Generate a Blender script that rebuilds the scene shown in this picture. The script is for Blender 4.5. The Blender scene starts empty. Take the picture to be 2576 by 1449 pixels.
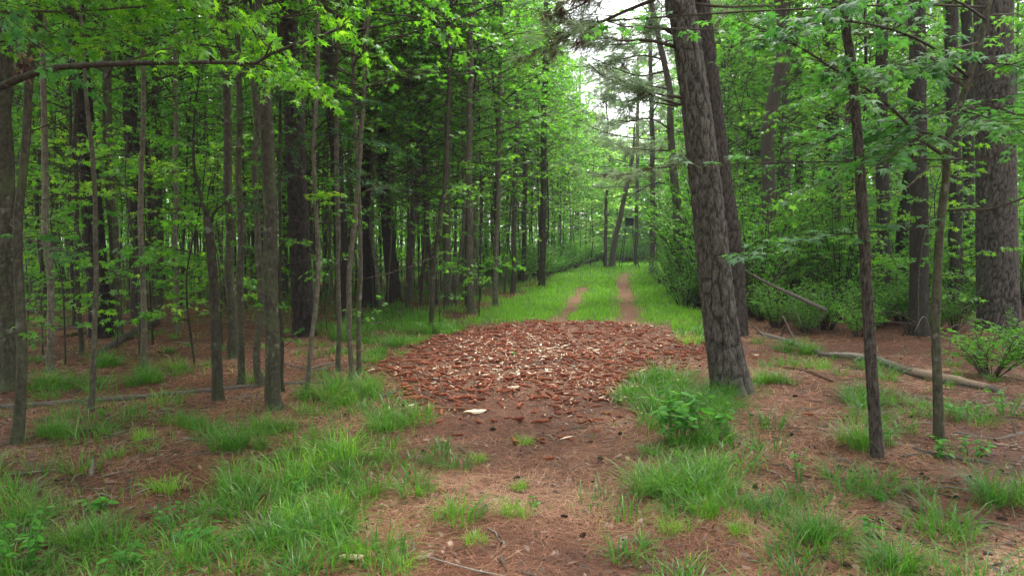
import bpy, math, random
import numpy as np
from mathutils import Vector

rng = np.random.default_rng(11)
random.seed(11)
scene = bpy.context.scene
COL = scene.collection
R = math.radians

# ------------------------------------------------------------------ camera model (survey of the place)
CAM_Z, PITCH, F, CX, CY = 1.6, R(3.56), 1840.0, 1288.0, 724.5
cp, sp = math.cos(PITCH), math.sin(PITCH)

def ray(px, py):
    a, b = (px - CX) / F, (CY - py) / F
    return np.array([a, cp + b * sp, -sp + b * cp])

def G(px, py):
    """ground point seen at a survey pixel"""
    d = ray(px, py)
    t = CAM_Z / -d[2]
    return d[0] * t, d[1] * t

def P(px, py, D):
    """point at distance D (along y) seen at a survey pixel"""
    d = ray(px, py)
    t = D / d[1]
    return np.array([d[0] * t, D, CAM_Z + d[2] * t])

def to_px(x, y, z=0.0):
    dz = z - CAM_Z
    depth = y * cp - dz * sp
    up = y * sp + dz * cp
    depth = np.maximum(depth, 1e-3)
    return CX + F * x / depth, CY - F * up / depth

# ------------------------------------------------------------------ noise + terrain
_lat = np.random.default_rng(5).random((256, 256))
def vnoise(x, y):
    x = np.asarray(x, float); y = np.asarray(y, float)
    xi = np.floor(x).astype(int); yi = np.floor(y).astype(int)
    fx = x - xi; fy = y - yi
    fx = fx * fx * (3 - 2 * fx); fy = fy * fy * (3 - 2 * fy)
    g = lambda a, b: _lat[a & 255, b & 255]
    return (g(xi, yi) * (1 - fx) + g(xi + 1, yi) * fx) * (1 - fy) + (g(xi, yi + 1) * (1 - fx) + g(xi + 1, yi + 1) * fx) * fy
def fbm(x, y, o=3):
    s = 0; a = .5
    for k in range(o):
        s = s + a * vnoise(x * 2 ** k + 17 * k, y * 2 ** k + 31 * k); a *= .5
    return s / (1 - .5 ** o)

TRK = np.array([(-20, -.2), (0, .1), (6.4, .25), (15.5, 1.75), (33, 4.3), (52, 8.1), (70, 12.0), (110, 24)])
def track_x(y): return np.interp(y, TRK[:, 0], TRK[:, 1])
def sstep(a, b, v):
    t = np.clip((v - a) / (b - a), 0, 1); return t * t * (3 - 2 * t)

def in_poly(px, py, poly):
    poly = np.asarray(poly, float)
    n = len(poly); c = np.zeros(np.shape(px), bool); j = n - 1
    for i in range(n):
        xi, yi = poly[i]; xj, yj = poly[j]
        c ^= ((yi > py) != (yj > py)) & (px < (xj - xi) * (py - yi) / (yj - yi + 1e-9) + xi)
        j = i
    return c
def gpoly(pts): return np.array([G(*p) for p in pts])

PILE = gpoly([(1300, 815), (1560, 812), (1700, 838), (1810, 872), (1800, 902), (1640, 938), (1560, 1000), (1500, 1045), (1390, 1075), (1250, 1068), (1060, 1040), (960, 985), (915, 945), (1030, 885), (1090, 852), (1190, 830)])
VERGE_L = gpoly([(-80, 1230), (330, 1090), (560, 1030), (720, 1000), (820, 950), (960, 950), (1000, 1000), (1080, 1050), (1020, 1110), (960, 1190), (900, 1290), (880, 1400), (900, 1460), (-150, 1460)])
VERGE_R = gpoly([(1560, 955), (1640, 925), (1780, 940), (1900, 965), (1960, 990), (1850, 1030), (1800, 1100), (1810, 1210), (1800, 1290), (1720, 1300), (1645, 1230), (1610, 1100), (1560, 1010)])
MIDGRASS_L = gpoly([(810, 830), (1000, 770), (1110, 800), (1180, 835), (1040, 905), (930, 935), (840, 890)])
MIDGRASS_R = gpoly([(1690, 800), (1760, 800), (1790, 860), (1760, 880), (1690, 850)])

def rut_mask(x, y):
    d = x - track_x(y)
    wob = .12 * (vnoise(y * .35, 3.1) - .5)
    a = np.exp(-((d + .72 + wob) / .26) ** 2) * (1 - sstep(24, 31, y))
    b = np.exp(-((d - .72 + wob) / .35) ** 2) * (1 - sstep(34, 46, y))
    return np.maximum(a, b) * sstep(12.5, 14.5, y)
def pile_mask(x, y): return in_poly(x, y, PILE)
def grass_mask(x, y):
    """how grassy the ground is (0..1)"""
    n = fbm(x * .9 + 4, y * .9, 3)
    d = x - track_x(y) + (n - .5) * 1.1
    half_l = np.interp(y, [0, 14, 20, 40, 80], [2.0, 2.3, 2.4, 2.5, 3.0]); half_r = np.interp(y, [0, 14, 20, 40, 80], [2.0, 2.1, 2.4, 2.7, 3.2])
    g = sstep(-half_l - .5, -half_l + .2, d) * (1 - sstep(half_r - .2, half_r + .5, d)) * sstep(13.6, 15.2, y + (n - .5))
    v = in_poly(x + (n - .5) * .5, y + (n - .5) * .6, VERGE_L) * (.25 + .75 * sstep(.38, .54, n)) * (.11 + .89 * sstep(-2.4, -1.1, x))
    w = in_poly(x + (n - .5) * .3, y + (n - .5) * .4, VERGE_R) * (.45 + .55 * sstep(.38, .52, n))
    m = (in_poly(x, y, MIDGRASS_L) | in_poly(x, y, MIDGRASS_R)) * (.5 + .5 * n)
    far = sstep(15, 24, y + (n - .5) * 8) * (1 - sstep(-2.2, -.6, d)) * np.maximum(.62 * sstep(.36, .52, n), .9 * sstep(30, 45, y))
    far = np.maximum(far, .8 * sstep(26, 40, y))
    patch = sstep(.58, .68, fbm(x * 1.1 + 9, y * 1.1 + 2, 3)) * .35 * (x < -1) * (y < 18)
    g = np.maximum.reduce([g, v, w, m, far, patch])
    return g * (1 - .98 * np.clip(rut_mask(x, y) * (.9 + .45 * vnoise(x * 1.9, y * .9)), 0, 1)) * (1 - pile_mask(x, y))

def hgt(x, y):
    x = np.asarray(x, float); y = np.asarray(y, float)
    r = np.hypot(x, y)
    h = .10 * (fbm(x * .28 + 50, y * .28 + 50, 3) - .5) + .05 * (vnoise(x * 1.7 + 9, y * 1.7) - .5)
    h = h + 1.2 * (fbm(x * .03, y * .03, 2) - .5) * sstep(40, 120, r)
    h = h - .045 * rut_mask(x, y)
    return h

# ------------------------------------------------------------------ mesh building
class MB:
    def __init__(s): s.V = []; s.Fl = []; s.Fk = []; s.T = []; s.M = []; s.C = []; s.n = 0
    def add(s, v, f, tint=.5, mat=0, crack=0.):
        v = np.asarray(v, float).reshape(-1, 3); f = np.asarray(f, int)
        if len(v) == 0: return
        s.V.append(v); s.Fl.append((f + s.n).ravel()); s.Fk.append(np.full(len(f), f.shape[1])); s.M.append(np.full(len(f), mat))
        s.T.append(np.broadcast_to(np.asarray(tint, float), (len(v),)))
        s.C.append(np.broadcast_to(np.asarray(crack, float), (len(v),)))
        s.n += len(v)
    def mesh(s, name, mats, smooth=True):
        me = bpy.data.meshes.new(name)
        V = np.concatenate(s.V); L = np.concatenate(s.Fl); K = np.concatenate(s.Fk)
        me.vertices.add(len(V)); me.vertices.foreach_set('co', V.astype(np.float32).ravel())
        me.loops.add(len(L)); me.loops.foreach_set('vertex_index', L.astype(np.int32))
        me.polygons.add(len(K)); me.polygons.foreach_set('loop_start', np.concatenate([[0], np.cumsum(K)[:-1]]).astype(np.int32))
        me.polygons.foreach_set('material_index', np.concatenate(s.M).astype(np.int32))
        me.polygons.foreach_set('use_smooth', np.full(len(K), smooth))
        for nm, arr in (('tint', s.T), ('crack', s.C)):
            a = me.attributes.new(nm, 'FLOAT', 'POINT'); a.data.foreach_set('value', np.concatenate(arr).astype(np.float32))
        for m in mats: me.materials.append(m)
        me.update(calc_edges=True); me.validate()
        return me

def link(name, me, parent=None, loc=(0, 0, 0), rot=(0, 0, 0), sc=1.0):
    o = bpy.data.objects.new(name, me); COL.objects.link(o)
    o.parent = parent; o.location = loc; o.rotation_euler = rot
    o.scale = (sc, sc, sc) if np.isscalar(sc) else sc
    return o
def tag(o, label=None, cat=None, group=None, kind=None):
    if label: o['label'] = label
    if cat: o['category'] = cat
    if group: o['group'] = group
    if kind: o['kind'] = kind
    return o
def thing(name, label, cat, loc=(0, 0, 0), group=None, rz=0):
    return tag(link(name, None, None, loc, (0, 0, rz)), label, cat, group)

def tube_arr(pts, rad, sides=8, cap=True, rough=0, seed=0):
    pts = np.asarray(pts, float); n = len(pts); rad = np.broadcast_to(rad, (n,))
    t = np.gradient(pts, axis=0); t /= np.linalg.norm(t, axis=1)[:, None] + 1e-9
    ref = np.array([1., 0, 0]) if abs(t[:, 0]).mean() < .8 else np.array([0, 1., 0])
    u = ref - t * (t @ ref)[:, None]; u /= np.linalg.norm(u, axis=1)[:, None] + 1e-9
    w = np.cross(t, u)
    a = np.linspace(0, 2 * np.pi, sides, endpoint=False)
    rr = rad[:, None] * np.ones(sides)
    if rough:
        rg = np.random.default_rng(seed)
        rr = rr * (1 + rough * (rg.random((n, sides)) - .5) + rough * .8 * (vnoise(a[None, :] * 1.3 + seed, np.arange(n)[:, None] * .5) - .5))
    ring = pts[:, None, :] + rr[..., None] * (np.cos(a)[None, :, None] * u[:, None, :] + np.sin(a)[None, :, None] * w[:, None, :])
    V = ring.reshape(-1, 3)
    i = np.arange(n - 1)[:, None] * sides; j = np.arange(sides)[None, :]; k = (j + 1) % sides
    Fq = np.stack([i + j, i + k, i + sides + k, i + sides + j], -1).reshape(-1, 4)
    Ft = None
    if cap:
        V = np.vstack([V, pts[0], pts[-1]])
        a0 = len(V) - 2; j = np.arange(sides); k = (j + 1) % sides
        Ft = np.vstack([np.stack([np.full(sides, a0), k, j], -1), np.stack([np.full(sides, a0 + 1), (n - 1) * sides + j, (n - 1) * sides + k], -1)])
    return V, Fq, Ft
def add_tube(mb, pts, rad, sides=8, cap=True, tint=.5, mat=0, rough=0, seed=0):
    V, Fq, Ft = tube_arr(pts, rad, sides, cap, rough, seed)
    b = mb.n; mb.add(V, Fq, tint, mat)
    if Ft is not None:
        mb.Fl.append((Ft + b).ravel()); mb.Fk.append(np.full(len(Ft), 3)); mb.M.append(np.full(len(Ft), mat))

def smooth_path(pts, n):
    """Catmull-Rom resample of a polyline of any dimension"""
    p = np.asarray(pts, float)
    if len(p) < 3: return p[0] + (p[-1] - p[0]) * np.linspace(0, 1, n)[:, None]
    q = np.vstack([2 * p[0] - p[1], p, 2 * p[-1] - p[-2]])
    seg = np.linalg.norm(np.diff(p[:, :3], axis=0), axis=1); s = np.concatenate([[0], np.cumsum(seg)])
    out = []
    for v in np.linspace(0, s[-1], n):
        i = min(np.searchsorted(s, v, side='right') - 1, len(seg) - 1); t = (v - s[i]) / (seg[i] + 1e-9)
        a, b, c, d = q[i], q[i + 1], q[i + 2], q[i + 3]
        out.append(.5 * (2 * b + (c - a) * t + (2 * a - 5 * b + 4 * c - d) * t * t + (3 * b - a - 3 * c + d) * t ** 3))
    return np.array(out)

# ---- leaf templates: x along the leaf, z its normal
def star_template():
    ang = [180, -150, -112, -88, -55, -28, 0, 28, 55, 88, 112, 150]
    rad = [.12, .34, .80, .36, .95, .40, 1.08, .40, .95, .36, .80, .34]
    v = [(0, 0, .06)] + [(r * math.cos(R(a)), r * math.sin(R(a)), -.20 * r * r) for a, r in zip(ang, rad)]
    n = len(ang)
    return np.array(v), np.array([(0, 1 + i, 1 + (i + 1) % n) for i in range(n)])
STAR = star_template()
MAPLE3 = (np.array([(0, 0, .05), (-.35, 0, 0), (-.3, -.45, -.02), (.45, -.75, -.12), (.35, -.28, 0), (1.1, 0, -.12), (.35, .28, 0), (.45, .75, -.12), (-.3, .45, -.02)]),
          np.array([(0, 1, 2), (0, 2, 3), (0, 3, 4), (0, 4, 5), (0, 5, 6), (0, 6, 7), (0, 7, 8), (0, 8, 1)]))
DIAMOND = (np.array([(-.8, 0, 0), (0, -.62, -.12), (1., 0, -.1), (0, .62, -.12)]), np.array([(0, 1, 2), (0, 2, 3)]))
OVATE = (np.array([(-1, 0, 0), (-.45, -.42, -.06), (.3, -.42, -.08), (1.1, 0, -.2), (.3, .42, -.08), (-.45, .42, -.06), (0, 0, .05)]),
         np.array([(6, 0, 1), (6, 1, 2), (6, 2, 3), (6, 3, 4), (6, 4, 5), (6, 5, 0)]))
LANCE = (np.array([(-1, 0, 0), (-.2, -.16, .02), (1, 0, -.15), (-.2, .16, .02)]), np.array([(0, 1, 2), (0, 2, 3)]))

def unit(v): return v / (np.linalg.norm(v, axis=-1, keepdims=True) + 1e-9)
def add_leaves(mb, pos, dirs, norms, size, tmpl, mat=0, tint=None, rg=rng):
    pos = np.asarray(pos, float); n = len(pos)
    if n == 0: return
    d = unit(np.asarray(dirs, float)); nn = np.asarray(norms, float)
    nn = unit(nn - d * np.sum(nn * d, 1, keepdims=True)); w = np.cross(nn, d)
    size = np.broadcast_to(size, (n,))
    tv, tf = tmpl
    V = pos[:, None] + size[:, None, None] * (tv[None, :, 0:1] * d[:, None] + tv[None, :, 1:2] * w[:, None] + tv[None, :, 2:3] * nn[:, None])
    Fc = (np.arange(n)[:, None, None] * len(tv) + tf[None]).reshape(-1, tf.shape[1])
    if tint is None: tint = rg.random(n)
    mb.add(V.reshape(-1, 3), Fc, np.repeat(tint, len(tv)), mat)

# ------------------------------------------------------------------ materials
def nodes(name):
    m = bpy.data.materials.new(name); m.use_nodes = True
    nt = m.node_tree; nt.nodes.clear()
    return m, nt, nt.nodes, nt.links
def ramp(N, L, fac, stops):
    r = N.new('ShaderNodeValToRGB'); e = r.color_ramp.elements
    while len(e) < len(stops): e.new(.5)
    for i, (p, c) in enumerate(stops): e[i].position = p; e[i].color = (*c, 1)
    L.new(fac, r.inputs[0]); return r.outputs[0]
def noise(N, L, vec, scale, detail=3, rough=.55, dist=0.):
    n = N.new('ShaderNodeTexNoise'); n.inputs['Scale'].default_value = scale; n.inputs['Detail'].default_value = detail
    n.inputs['Roughness'].default_value = rough; n.inputs['Distortion'].default_value = dist
    if vec is not None: L.new(vec, n.inputs['Vector'])
    return n.outputs['Fac']
def mapping(N, L, vec, scale):
    m = N.new('ShaderNodeMapping'); m.inputs['Scale'].default_value = scale; L.new(vec, m.inputs[0]); return m.outputs[0]
def mixc(N, L, fac, a, b, mode='MIX'):
    m = N.new('ShaderNodeMix'); m.data_type = 'RGBA'; m.blend_type = mode
    for s, v in ((0, fac), (6, a), (7, b)):
        if hasattr(v, 'links'): L.new(v, m.inputs[s])
        elif s == 0: m.inputs[0].default_value = v
        else: m.inputs[s].default_value = (*v, 1)
    return m.outputs[2]
def attr(N, name):
    a = N.new('ShaderNodeAttribute'); a.attribute_name = name; return a.outputs['Fac']
def math_(N, L, op, a, b):
    m = N.new('ShaderNodeMath'); m.operation = op
    for i, v in enumerate((a, b)):
        if hasattr(v, 'links'): L.new(v, m.inputs[i])
        else: m.inputs[i].default_value = v
    return m.outputs[0]
def finish(N, L, color, rough=.8, bump=None, bstr=.5, bdist=.01, spec=.25):
    b = N.new('ShaderNodeBsdfPrincipled'); o = N.new('ShaderNodeOutputMaterial')
    if hasattr(color, 'links'): L.new(color, b.inputs['Base Color'])
    else: b.inputs['Base Color'].default_value = (*color, 1)
    b.inputs['Roughness'].default_value = rough; b.inputs['Specular IOR Level'].default_value = spec
    if bump is not None:
        bp = N.new('ShaderNodeBump'); bp.inputs['Strength'].default_value = bstr; bp.inputs['Distance'].default_value = bdist
        L.new(bump, bp.inputs['Height']); L.new(bp.outputs[0], b.inputs['Normal'])
    L.new(b.outputs[0], o.inputs[0])
    return b

def leaf_mat(name, stops, trans=.45, rough=.45, spec=.35, tgain=(1.5, 1.6, .7), back=None):
    m, nt, N, L = nodes(name)
    oi = N.new('ShaderNodeObjectInfo')
    f = math_(N, L, 'ADD', math_(N, L, 'MULTIPLY', attr(N, 'tint'), .75), math_(N, L, 'MULTIPLY', oi.outputs['Random'], .25))
    c = ramp(N, L, f, stops)
    b = N.new('ShaderNodeBsdfPrincipled'); L.new(c, b.inputs['Base Color'])
    b.inputs['Roughness'].default_value = rough; b.inputs['Specular IOR Level'].default_value = spec
    t = N.new('ShaderNodeBsdfTranslucent'); L.new(mixc(N, L, 1., c, tgain, 'MULTIPLY'), t.inputs[0])
    mx = N.new('ShaderNodeMixShader'); mx.inputs[0].default_value = trans
    L.new(b.outputs[0], mx.inputs[1]); L.new(t.outputs[0], mx.inputs[2])
    o = N.new('ShaderNodeOutputMaterial'); L.new(mx.outputs[0], o.inputs[0])
    return m

def bark_mat(name, dark, mid, light, moss=0., scale=1., plates=True):
    m, nt, N, L = nodes(name)
    tc = N.new('ShaderNodeTexCoord').outputs['Object']
    oi = N.new('ShaderNodeObjectInfo')
    st = mapping(N, L, tc, (9 * scale, 9 * scale, 2.2 * scale))
    n1 = noise(N, L, st, 3.0, 5, .6, .6)
    n2 = noise(N, L, tc, 1.3, 3)
    n3 = noise(N, L, tc, (45 if plates else 16) * scale, 4, .65)
    if plates:
        v = N.new('ShaderNodeTexVoronoi'); v.feature = 'DISTANCE_TO_EDGE'; v.inputs['Scale'].default_value = 2.6
        wv = N.new('ShaderNodeVectorMath'); wv.operation = 'ADD'
        nz = N.new('ShaderNodeTexNoise'); nz.inputs['Scale'].default_value = 5; L.new(st, nz.inputs['Vector'])
        L.new(st, wv.inputs[0]); L.new(nz.outputs['Color'], wv.inputs[1]); L.new(wv.outputs[0], v.inputs['Vector'])
        pl = N.new('ShaderNodeMapRange'); pl.inputs[1].default_value = .0; pl.inputs[2].default_value = .09
        L.new(v.outputs['Distance'], pl.inputs[0])
        base = math_(N, L, 'MULTIPLY', pl.outputs[0], math_(N, L, 'ADD', math_(N, L, 'MULTIPLY', n1, .7), .4))
    else:
        base = n1
    f = math_(N, L, 'ADD', math_(N, L, 'MULTIPLY', base, .8 if plates else .5), math_(N, L, 'MULTIPLY', n3, .2 if plates else .5))
    c = ramp(N, L, f, [(.08, dark), (.36, mid), (.85, light)] if plates else [(.36, dark), (.5, mid), (.66, light)])
    c = mixc(N, L, math_(N, L, 'MULTIPLY', n2, .5 if plates else .25), c, tuple(x * 1.5 for x in mid), 'MIX')
    c = mixc(N, L, attr(N, 'crack'), c, dark)
    hv = N.new('ShaderNodeHueSaturation'); L.new(c, hv.inputs['Color'])
    L.new(math_(N, L, 'ADD', math_(N, L, 'MULTIPLY', oi.outputs['Random'], .6), .7), hv.inputs['Value']); c = hv.outputs[0]
    if moss:
        mf = math_(N, L, 'MULTIPLY', ramp(N, L, noise(N, L, tc, 4., 4), [(.5, (0, 0, 0)), (.68, (1, 1, 1))]), moss)
        c = mixc(N, L, mf, c, (.09, .12, .04))
    lf = ramp(N, L, noise(N, L, tc, 9., 3), [(.62, (0, 0, 0)), (.7, (1, 1, 1))])
    c = mixc(N, L, math_(N, L, 'MULTIPLY', lf, .5 if not plates else .12), c, (.25, .26, .21))
    if not plates:
        sz = N.new('ShaderNodeSeparateXYZ'); L.new(tc, sz.inputs[0])
        mr = N.new('ShaderNodeMapRange'); mr.inputs[1].default_value = .75; mr.inputs[2].default_value = .05; L.new(math_(N, L, 'ADD', sz.outputs['Z'], math_(N, L, 'MULTIPLY', n1, .4)), mr.inputs[0])
        c = mixc(N, L, math_(N, L, 'MULTIPLY', mr.outputs[0], .6), c, (.045, .055, .022))
    finish(N, L, c, .9, f, .9, .018 if plates else .014, .15)
    return m

def plain_mat(name, stops, scale=30., rough=.8, stretch=(1, 1, 1), bump=.004, spec=.2):
    m, nt, N, L = nodes(name)
    tc = N.new('ShaderNodeTexCoord').outputs['Object']
    n = noise(N, L, mapping(N, L, tc, stretch), scale, 4)
    oi = N.new('ShaderNodeObjectInfo')
    f = math_(N, L, 'ADD', math_(N, L, 'MULTIPLY', n, .55), math_(N, L, 'ADD', math_(N, L, 'MULTIPLY', attr(N, 'tint'), .35), math_(N, L, 'MULTIPLY', math_(N, L, 'SUBTRACT', oi.outputs['Random'], .5), .35)))
    finish(N, L, ramp(N, L, f, stops), rough, n, .7, bump, spec)
    return m

M_GUM = leaf_mat('sweetgum_leaf', [(.0, (.030, .110, .018)), (.45, (.055, .195, .026)), (.8, (.105, .285, .032)), (1., (.18, .34, .04))], .52, tgain=(2.3, 2.2, .8))
M_NEAR = leaf_mat('near_leaf', [(.0, (.038, .135, .020)), (.5, (.078, .240, .026)), (.85, (.145, .34, .035)), (1., (.26, .38, .05))], .54, .4, .4, (2.3, 2.2, .8))
M_MAPLE = leaf_mat('maple_leaf', [(.0, (.028, .110, .034)), (.5, (.055, .180, .050)), (1., (.105, .255, .055))], .48, .5, .22, (2., 2., .9))
M_FAR = leaf_mat('far_leaf', [(.0, (.034, .12, .02)), (.5, (.072, .225, .030)), (1., (.17, .35, .04))], .52, tgain=(2.3, 2.2, .8))
M_SHRUB = leaf_mat('shrub_leaf', [(.0, (.038, .14, .018)), (.5, (.082, .25, .030)), (1., (.17, .37, .04))], .52, .4, .4, (2.3, 2.2, .8))
M_OAK = leaf_mat('willow_oak_leaf', [(.0, (.022, .075, .034)), (.5, (.038, .120, .050)), (1., (.065, .165, .060))], .4)
M_NEEDLE = leaf_mat('pine_needle', [(.0, (.11, .175, .10)), (.55, (.20, .28, .17)), (.85, (.28, .35, .22)), (1., (.36, .29, .17))], .5, .5, .3, (1.5, 1.5, 1.2))
M_DEADN = leaf_mat('dead_needle', [(.0, (.05, .025, .014)), (.6, (.12, .058, .030)), (1., (.21, .11, .06))], .2, .7, .2, (1., 1., 1.))
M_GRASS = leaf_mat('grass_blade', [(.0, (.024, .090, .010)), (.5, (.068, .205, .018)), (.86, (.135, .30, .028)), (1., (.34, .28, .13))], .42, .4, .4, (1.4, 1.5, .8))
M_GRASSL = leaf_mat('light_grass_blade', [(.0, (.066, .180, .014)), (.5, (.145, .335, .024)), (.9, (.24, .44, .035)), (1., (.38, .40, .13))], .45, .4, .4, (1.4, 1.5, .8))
M_HERB = leaf_mat('herb_leaf', [(.0, (.040, .160, .022)), (.5, (.075, .250, .034)), (1., (.13, .34, .045))], .45, .55, .2, (1.9, 1.9, .8))

M_HAZE_PALED = leaf_mat('haze_paled_leaf', [(.0, (.09, .21, .05)), (.5, (.17, .34, .075)), (1., (.30, .45, .11))], .55, tgain=(2., 2., .9))  # leaf colour paled to imitate the bright haze at the far end
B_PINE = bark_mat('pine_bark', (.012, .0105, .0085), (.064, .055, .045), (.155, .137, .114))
B_PINED = bark_mat('wet_shaded_pine_bark', (.006, .005, .004), (.020, .016, .014), (.055, .044, .038))  # wetness and the shade of the stand both put into this bark colour
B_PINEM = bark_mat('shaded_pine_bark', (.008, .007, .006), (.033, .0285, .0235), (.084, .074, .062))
B_PINES = bark_mat('young_pine_bark', (.019, .015, .012), (.078, .062, .051), (.165, .135, .112), scale=2.2)
B_GUM = bark_mat('gum_bark', (.028, .025, .017), (.068, .060, .042), (.145, .135, .10), moss=.5, scale=1.6, plates=False)
B_GUML = bark_mat('pale_bark', (.055, .045, .033), (.13, .11, .08), (.25, .225, .175), moss=.35, scale=1.6, plates=False)
B_GUMD = bark_mat('dark_bark', (.014, .011, .009), (.040, .033, .025), (.09, .075, .058), moss=.3, scale=1.6, plates=False)
B_TWIG = plain_mat('twig_bark', [(.2, (.03, .022, .015)), (.6, (.075, .058, .04)), (1., (.15, .125, .09))], 40)
B_DEAD = plain_mat('dead_wood', [(.15, (.05, .04, .032)), (.5, (.145, .122, .098)), (.85, (.30, .26, .21))], 11, .85, (1, 8, 8))
B_ROT = plain_mat('rotten_wood', [(.15, (.03, .016, .010)), (.5, (.13, .064, .034)), (.85, (.36, .22, .13))], 14, .9, (2, 6, 6), .01)
B_LOG = plain_mat('log_bark', [(.15, (.03, .024, .020)), (.5, (.095, .078, .064)), (.85, (.22, .19, .16))], 9, .9, (2, 6, 6), .012)
M_COB = plain_mat('corn_cob_red', [(.12, (.045, .012, .006)), (.45, (.190, .048, .021)), (.8, (.36, .125, .060))], 90, .85, (1, 1, 1), .003)
M_HUSK = plain_mat('corn_husk', [(.1, (.32, .22, .13)), (.45, (.60, .48, .33)), (.85, (.82, .72, .56))], 25, .6, (1, 6, 6), .002)
M_CONE = plain_mat('pine_cone', [(.2, (.018, .012, .010)), (.6, (.065, .042, .032)), (1., (.14, .10, .075))], 60)
M_STRAW = leaf_mat('pine_straw', [(.0, (.032, .013, .009)), (.4, (.160, .065, .035)), (.75, (.34, .155, .085)), (1., (.60, .39, .25))], .12, .6, .25, (1, 1, 1))
M_LITTER = leaf_mat('leaf_litter', [(.0, (.020, .012, .009)), (.45, (.085, .046, .030)), (.8, (.27, .17, .115)), (1., (.52, .42, .33))], .15, .6, .3, (1, 1, 1))
M_BOX = plain_mat('box_paint', [(.2, (.010, .016, .026)), (.7, (.022, .034, .050))], 12, .5)
M_TIN = plain_mat('pale_metal', [(.2, (.30, .32, .31)), (.8, (.55, .57, .55))], 12, .4)

def ground_material():
    m, nt, N, L = nodes('forest_floor')
    tc = N.new('ShaderNodeTexCoord').outputs['Object']
    n1 = noise(N, L, tc, 1.6, 5, .6); n2 = noise(N, L, tc, 22, 5, .65); n3 = noise(N, L, tc, 130, 3, .6)
    sa = noise(N, L, mapping(N, L, tc, (14, 120, 1)), 1.0, 3, .6, 1.5); sb = noise(N, L, mapping(N, L, tc, (110, 16, 1)), 1.0, 3, .6, 1.5)
    f = math_(N, L, 'ADD', math_(N, L, 'MULTIPLY', math_(N, L, 'MAXIMUM', sa, sb), .55), math_(N, L, 'ADD', math_(N, L, 'MULTIPLY', n2, .3), math_(N, L, 'MULTIPLY', n3, .18)))
    c = ramp(N, L, f, [(.38, (.020, .011, .008)), (.5, (.092, .041, .024)), (.62, (.205, .092, .053)), (.76, (.36, .19, .11))])
    c = mixc(N, L, math_(N, L, 'MULTIPLY', ramp(N, L, n1, [(.42, (0, 0, 0)), (.62, (1, 1, 1))]), .7), c, (.055, .030, .020))
    dirt = ramp(N, L, n2, [(.3, (.085, .045, .028)), (.7, (.20, .108, .066))])
    c = mixc(N, L, attr(N, 'dirt'), c, dirt)
    soil = ramp(N, L, n2, [(.3, (.040, .028, .022)), (.7, (.11, .078, .062))])
    c = mixc(N, L, attr(N, 'soil'), c, soil)
    g = ramp(N, L, n2, [(.3, (.022, .060, .012)), (.55, (.050, .130, .022)), (.8, (.095, .20, .035))])
    c = mixc(N, L, attr(N, 'grass'), c, g)
    finish(N, L, c, .95, math_(N, L, 'ADD', n2, math_(N, L, 'MULTIPLY', n3, .5)), .9, .02, .1)
    return m

# ------------------------------------------------------------------ ground
def axis(lo, hi, a, b, step):
    core = np.arange(a, b, step); out = [core]
    v, s, up = b, step, []
    while v < hi: up.append(v); s *= 1.22; v += s
    v, s, dn = a - step, step, []
    while v > lo: dn.append(v); s *= 1.22; v -= s
    return np.concatenate([[lo], dn[::-1], core, up, [hi]])
ax = axis(-300, 300, -9, 9, .085); ay = axis(-60, 400, 2.5, 24, .085)
X, Y = np.meshgrid(ax, ay)
V = np.stack([X, Y, hgt(X, Y) + .012 * (vnoise(X * 7, Y * 7) - .5) * (np.hypot(X, Y) < 30)], -1).reshape(-1, 3)
nx, ny = len(ax), len(ay)
ii = (np.arange(ny - 1)[:, None] * nx + np.arange(nx - 1)[None, :]).ravel()
mb = MB(); mb.add(V, np.stack([ii, ii + 1, ii + nx + 1, ii + nx], -1))
me = mb.mesh('ground', [ground_material()])
gm = grass_mask(V[:, 0], V[:, 1]); px_, py_ = to_px(V[:, 0], V[:, 1])
gx, gy = G(1190, 1185)
soil = np.exp(-(((V[:, 0] - gx) / .55) ** 2 + ((V[:, 1] - gy) / .8) ** 2)) * sstep(.35, .6, fbm(V[:, 0] * 2.2, V[:, 1] * 2.2)) * .9
gx, gy = G(1640, 800)
for nm, arr in (('grass', np.clip(gm * np.where(V[:, 1] > 13, .85, .28), 0, 1)), ('dirt', rut_mask(V[:, 0], V[:, 1]) * (.45 + .8 * vnoise(V[:, 0] * 2.4, V[:, 1] * 1.1)).clip(0, 1)), ('soil', soil)):
    a = me.attributes.new(nm, 'FLOAT', 'POINT'); a.data.foreach_set('value', arr.astype(np.float32))
tag(link('ground', me), kind='structure')

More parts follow.
